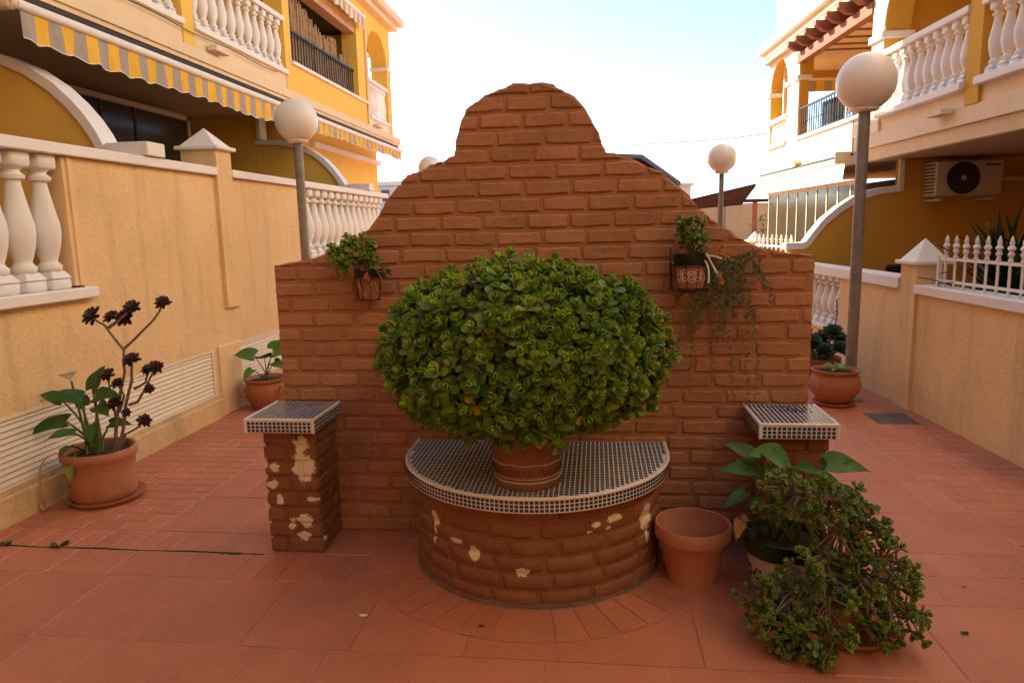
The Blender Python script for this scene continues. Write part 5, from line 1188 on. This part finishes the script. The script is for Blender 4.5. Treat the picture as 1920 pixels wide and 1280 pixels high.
part('wire_holder', holder(HL, (-1.12, 3.41), .074, 1.375), M['black'], HL)
b = MB()
for k in range(5): b.tube([(-1.12 + .058 * math.cos(R(200 + k * 28 + t)), 3.41 + .058 * math.sin(R(200 + k * 28 + t)) - .002, 1.32 + .03 * math.sin(k * 2 + t * .1)) for t in (0, 6, 12, 18)], .0012, 4)
part('painted_scroll', b, M['trim'], HL)
HR = thing('hanging_pot', 'terracotta pot with painted scrolls in a wire holder on the right of the brick wall', 'plant pot', (.43, 3.4, 1.3), 'pots hung on the brick wall')
b = MB(); b.lathe([(0, 1.305), (.06, 1.305), (.064, 1.315), (.072, 1.42), (.060, 1.42)], (.44, 3.4, 0), 28); part('pot_body', b, M['terra'], HR)
b = MB(); b.lathe([(.064, 1.405), (.076, 1.41), (.082, 1.46), (.07, 1.462), (.066, 1.43), (0, 1.43)], (.44, 3.4, 0), 28); part('inner_pot', b, M['blackplastic'], HR)
part('wire_holder', holder(HR, (.44, 3.4), .083, 1.41), M['black'], HR)
b = MB()
for k in range(5):
    a = 215 + k * 26
    for s_ in (.011, .02): b.tube([(.44 + (.069) * math.cos(R(a + 900 * s_ * math.cos(t))), 3.4 + .070 * math.sin(R(a + 900 * s_ * math.cos(t))), 1.36 + s_ * 1.3 * math.sin(t) + .006 * (k % 2)) for t in [2 * math.pi * i / 12 for i in range(12)]], .0013, 4, closed=True)
part('painted_scroll', b, M['trim'], HR)
def smalljade(name, label, base, blobs_, L_, W, mat, seed, loc):
    T = thing(name, label, 'plant', loc); rnd = random.Random(seed); vs = [rosette(seed + i, pairs=4, L_=L_, W=W, yellow=.15, stem=.015, base_t=.1 + .1 * (i % 3)) for i in range(4)]; ms = [v.mesh('leaf_cluster', mat) for v in vs]
    for (x, y, z, r, n_) in blobs_:
        t_ = Vector((x, y, z)); b = MB(); b.tube(bez(Vector(base), (Vector(base) + t_) / 2 + Vector((0, 0, .01)), t_, 6), [.009, .008, .007, .006, .005, .004, .004], 6); part('branch', b, M['stem'], T)
        for k in range(n_):
            v = Vector((rnd.gauss(0, 1), rnd.gauss(0, 1) - .4, rnd.gauss(0, 1))).normalized() * r * rnd.uniform(.4, 1.1); o = link('leaf_cluster', ms[rnd.randrange(4)], T)
            p = t_ + v; p.y = min(p.y, 3.475); mt = orient(p, v.normalized() + Vector((0, -.5, .5)), rnd.uniform(0, 6.28), rnd.uniform(.8, 1.2)); mt.translation = p - Vector(loc); o.matrix_local = mt
    return T
smalljade('jade_plant', 'small jade plant leaning left out of the left hanging pot', (-1.13, 3.41, 1.39), ((-1.19, 3.40, 1.52, .06, 16), (-1.27, 3.40, 1.49, .055, 14), (-1.13, 3.40, 1.53, .055, 12), (-1.11, 3.39, 1.47, .04, 7), (-1.21, 3.38, 1.46, .05, 10)), .032, .024, M['jade'], 500, (-1.13, 3.41, 1.39))
OB = thing('succulent_shoot', 'bare shoot with tiny orange rosette hanging from the left wall pot', 'plant', (-1.1, 3.36, 1.39))
b = MB(); b.tube([(-1.12, 3.38, 1.41), (-1.07, 3.34, 1.43), (-1.035, 3.33, 1.38), (-1.03, 3.33, 1.34)], .003, 5); b.tube([(-1.05, 3.335, 1.41), (-1.0, 3.33, 1.40)], .0025, 5); part('stem', b, M['stem'], OB)
b = MB(); aeonium(b, (-1.105, 3.33, 1.385), Vector((0, -1, .2)), .025, 9); part('orange_rosette', b, M['orange'], OB)
b = MB(); aeonium(b, (-1.0, 3.33, 1.405), Vector((.3, -.7, .5)), .026, 8, .3); part('green_rosette', b, M['aeogreen'], OB)
smalljade('jade_plant', 'small olive jade plant standing in the right hanging pot', (.44, 3.4, 1.43), ((.42, 3.38, 1.59, .045, 16), (.46, 3.38, 1.55, .045, 12), (.40, 3.38, 1.55, .04, 9), (.48, 3.37, 1.51, .03, 6)), .03, .02, M['jade_small'], 600, (.44, 3.4, 1.43))
OR = thing('succulent_shoot', 'pale leggy succulent with dry orange rosettes spilling from the right wall pot', 'plant', (.48, 3.35, 1.43))
b = MB()
for pts in ([(.46, 3.38, 1.44), (.5, 3.33, 1.47), (.54, 3.32, 1.44), (.57, 3.32, 1.44)], [(.5, 3.33, 1.465), (.53, 3.32, 1.41), (.55, 3.31, 1.37)], [(.47, 3.38, 1.44), (.52, 3.32, 1.45), (.52, 3.31, 1.38), (.51, 3.31, 1.33)]): b.tube(bez(Vector(pts[0]), Vector(pts[1]), Vector(pts[-1]), 7), .0042, 6)
part('stem', b, M['trim'], OR)
for k, (x, z, r, c) in enumerate(((.55, 1.475, .03, 'orange'), (.585, 1.46, .028, 'orange'), (.535, 1.49, .024, 'orange'), (.555, 1.37, .02, 'drygold'), (.565, 1.34, .022, 'orange'))):
    b = MB(); aeonium(b, (x, 3.31, z), Vector((.2, -1, .1)), r, 12, 0, 0, 70 + k); part('dry_rosette', b, M[c], OR)
TR = thing('trailing_plant', 'thin trailing plant with needle leaves and magenta flowers on the brick wall', 'plant', (.5, 3.4, 1.42))
rnd = random.Random(21)
ends = [(.41, 1.22), (.46, 1.08), (.44, .98), (.54, .87), (.64, .72), (.72, .64), (.75, .76), (.58, 1.05), (.65, 1.25), (.78, 1.36), (.71, 1.46), (.76, 1.05), (.55, 1.22), (.61, 1.12), (.50, 1.12), (.43, .81), (.36, .92), (.62, 1.32), (.57, 1.28), (.68, 1.2), (.53, 1.3), (.60, 1.22), (.66, 1.34), (.50, 1.2)]
for (ex, ez) in ends + [q for q in ends if q[1] > 1.02] + [(.82, 1.3), (.8, 1.2), (.78, 1.43), (.74, 1.18)]:
    ex += rnd.uniform(-.03, .03); ez += rnd.uniform(-.03, .03)
    s0 = Vector((.48 + rnd.uniform(-.03, .04), 3.39, 1.42)); e0 = Vector((ex, 3.462 + rnd.uniform(-.03, .015), ez)); dd = e0 - s0
    c0 = s0 + Vector((dd.x * .9 + rnd.uniform(-.03, .05), -.05, dd.z * .25 + .02)); n = max(6, int(dd.length / .022)); pts = [p + Vector((rnd.uniform(-.006, .006), 0, rnd.uniform(-.006, .006))) for p in bez(s0, c0, e0, n)]
    b = MB(); b.tube(pts, .0018, 4, tint=(.2, .25, 0)); dens = 4 if dd.length < .35 else 2
    for i, p in enumerate(pts[1:]):
        for q in range(int(dens + rnd.random())):
            a = rnd.uniform(0, 6.28); d = Vector((math.cos(a), -abs(math.sin(a)) * .6, math.sin(a) + .5)); leaf(b, p, d, Vector((0, -1, .3)), rnd.uniform(.016, .028), .0052, (rnd.random() * .6, 0, 0), thick=.001)
    part('trailing_stem', b, M['needle'], TR)
for k, (x, z) in enumerate(((.66, 1.40), (.635, 1.375), (.50, 1.33), (.64, 1.17), (.65, 1.05), (.76, 1.14), (.68, 1.41), (.61, 1.25), (.57, 1.3))):
    b = MB(); aeonium(b, (x, 3.40, z), Vector((rnd.uniform(-.6, .6), -.6, rnd.uniform(-.4, .5))), .014, 14, 0, 0, 90 + k); part('flower', b, M['magenta'], TR)

# --- strap-leaved plant behind the right fence, far shrubs
YU = thing('strap_leaf_plant', 'large dark green strap-leaved plant behind the near white spiked fence', 'plant', (3.6, 5.75, .3), F=RF)
rnd = random.Random(33); yb = MB()
for k in range(120):
    a = rnd.uniform(0, 6.28); el = rnd.uniform(.35, 1.4); L_ = rnd.uniform(.55, .85); d = Vector((math.cos(a) * math.cos(el), math.sin(a) * math.cos(el), math.sin(el))); base = Vector((3.60 + rnd.uniform(-.10, .12), 5.72 + rnd.uniform(-.32, .3), .92 + rnd.uniform(-.1, .2)))
    s_ = d.cross(Vector((0, 0, 1))).normalized(); n = 6; vs = []; t_ = (rnd.random() * .5, .5 if rnd.random() < .04 else 0, 0); dr = rnd.uniform(.05, .35)
    for i in range(n + 1):
        t = i / n; c = base + d * L_ * t - Vector((0, 0, dr * L_ * t ** 2.5)); w_ = .026 * (1 - t ** 2.2) + .001
        vs += [c - s_ * w_, c + s_.cross(d) * -.006, c + s_ * w_]
    b = MB() if k < 60 else yb; m_ = len(vs); bot = [v - Vector((0, 0, .0015)) for v in vs]
    b.add([tuple(v) for v in vs + bot], [(i * 3 + j, i * 3 + j + 1, i * 3 + j + 4, i * 3 + j + 3) for i in range(n) for j in (0, 1)] + [(m_ + i * 3 + j + 3, m_ + i * 3 + j + 4, m_ + i * 3 + j + 1, m_ + i * 3 + j) for i in range(n) for j in (0, 1)], 0, True, t_)
    if k < 60: part('leaf', b, M['yucca'], YU)
part('inner_leaves', yb, M['yucca'], YU, kind='stuff')
b = MB(); b.tube([(3.6, 5.72, 0), (3.6, 5.72, 1.0)], [.06, .05], 8); part('trunk', b, M['stem'], YU)
def shrub(name, label, c, r, n_, mat, flower=None, seed=0, group=None):
    T = thing(name, label, 'shrub', (c[0], c[1], 0), group); rnd = random.Random(seed); b = MB(); fb = MB()
    for k in range(n_):
        v = Vector((rnd.gauss(0, 1), rnd.gauss(0, 1), rnd.gauss(0, 1))).normalized() * rnd.uniform(.3, 1) ** .6; p = Vector(c) + Vector((v.x * r[0], v.y * r[1], v.z * r[2]))
        leaf(fb if flower and rnd.random() < .12 else b, p, v + Vector((rnd.uniform(-.6, .6),) * 3), Vector((0, 0, 1)), .07, .035, (rnd.random(), 0, 0))
    part('foliage', b, mat, T, kind='stuff')
    if fb.v: part('blossom', fb, M[flower], T, kind='stuff')
    b = MB()
    for k in range(4): b.tube([(c[0], c[1], 0), (c[0] + rnd.uniform(-.5, .5) * r[0], c[1], c[2])], .015, 5)
    part('stem', b, M['stem'], T)
shrub('flowering_shrub', 'far pale shrub with yellow blossom in front of the block wall', (4.1, 17.2, 1.45), (.55, .3, .4), 420, M['needle'], 'drygold', 1)
shrub('flowering_shrub', 'far pink flowering shrub at the left building corner', (-4.15, 15.5, 2.2), (.3, .2, .35), 260, M['calla'], 'magenta', 2)
print('pavers', npv, 'objects', len(bpy.data.objects))
for o in bpy.data.objects:
    if 'off' in o.keys(): del o['off']
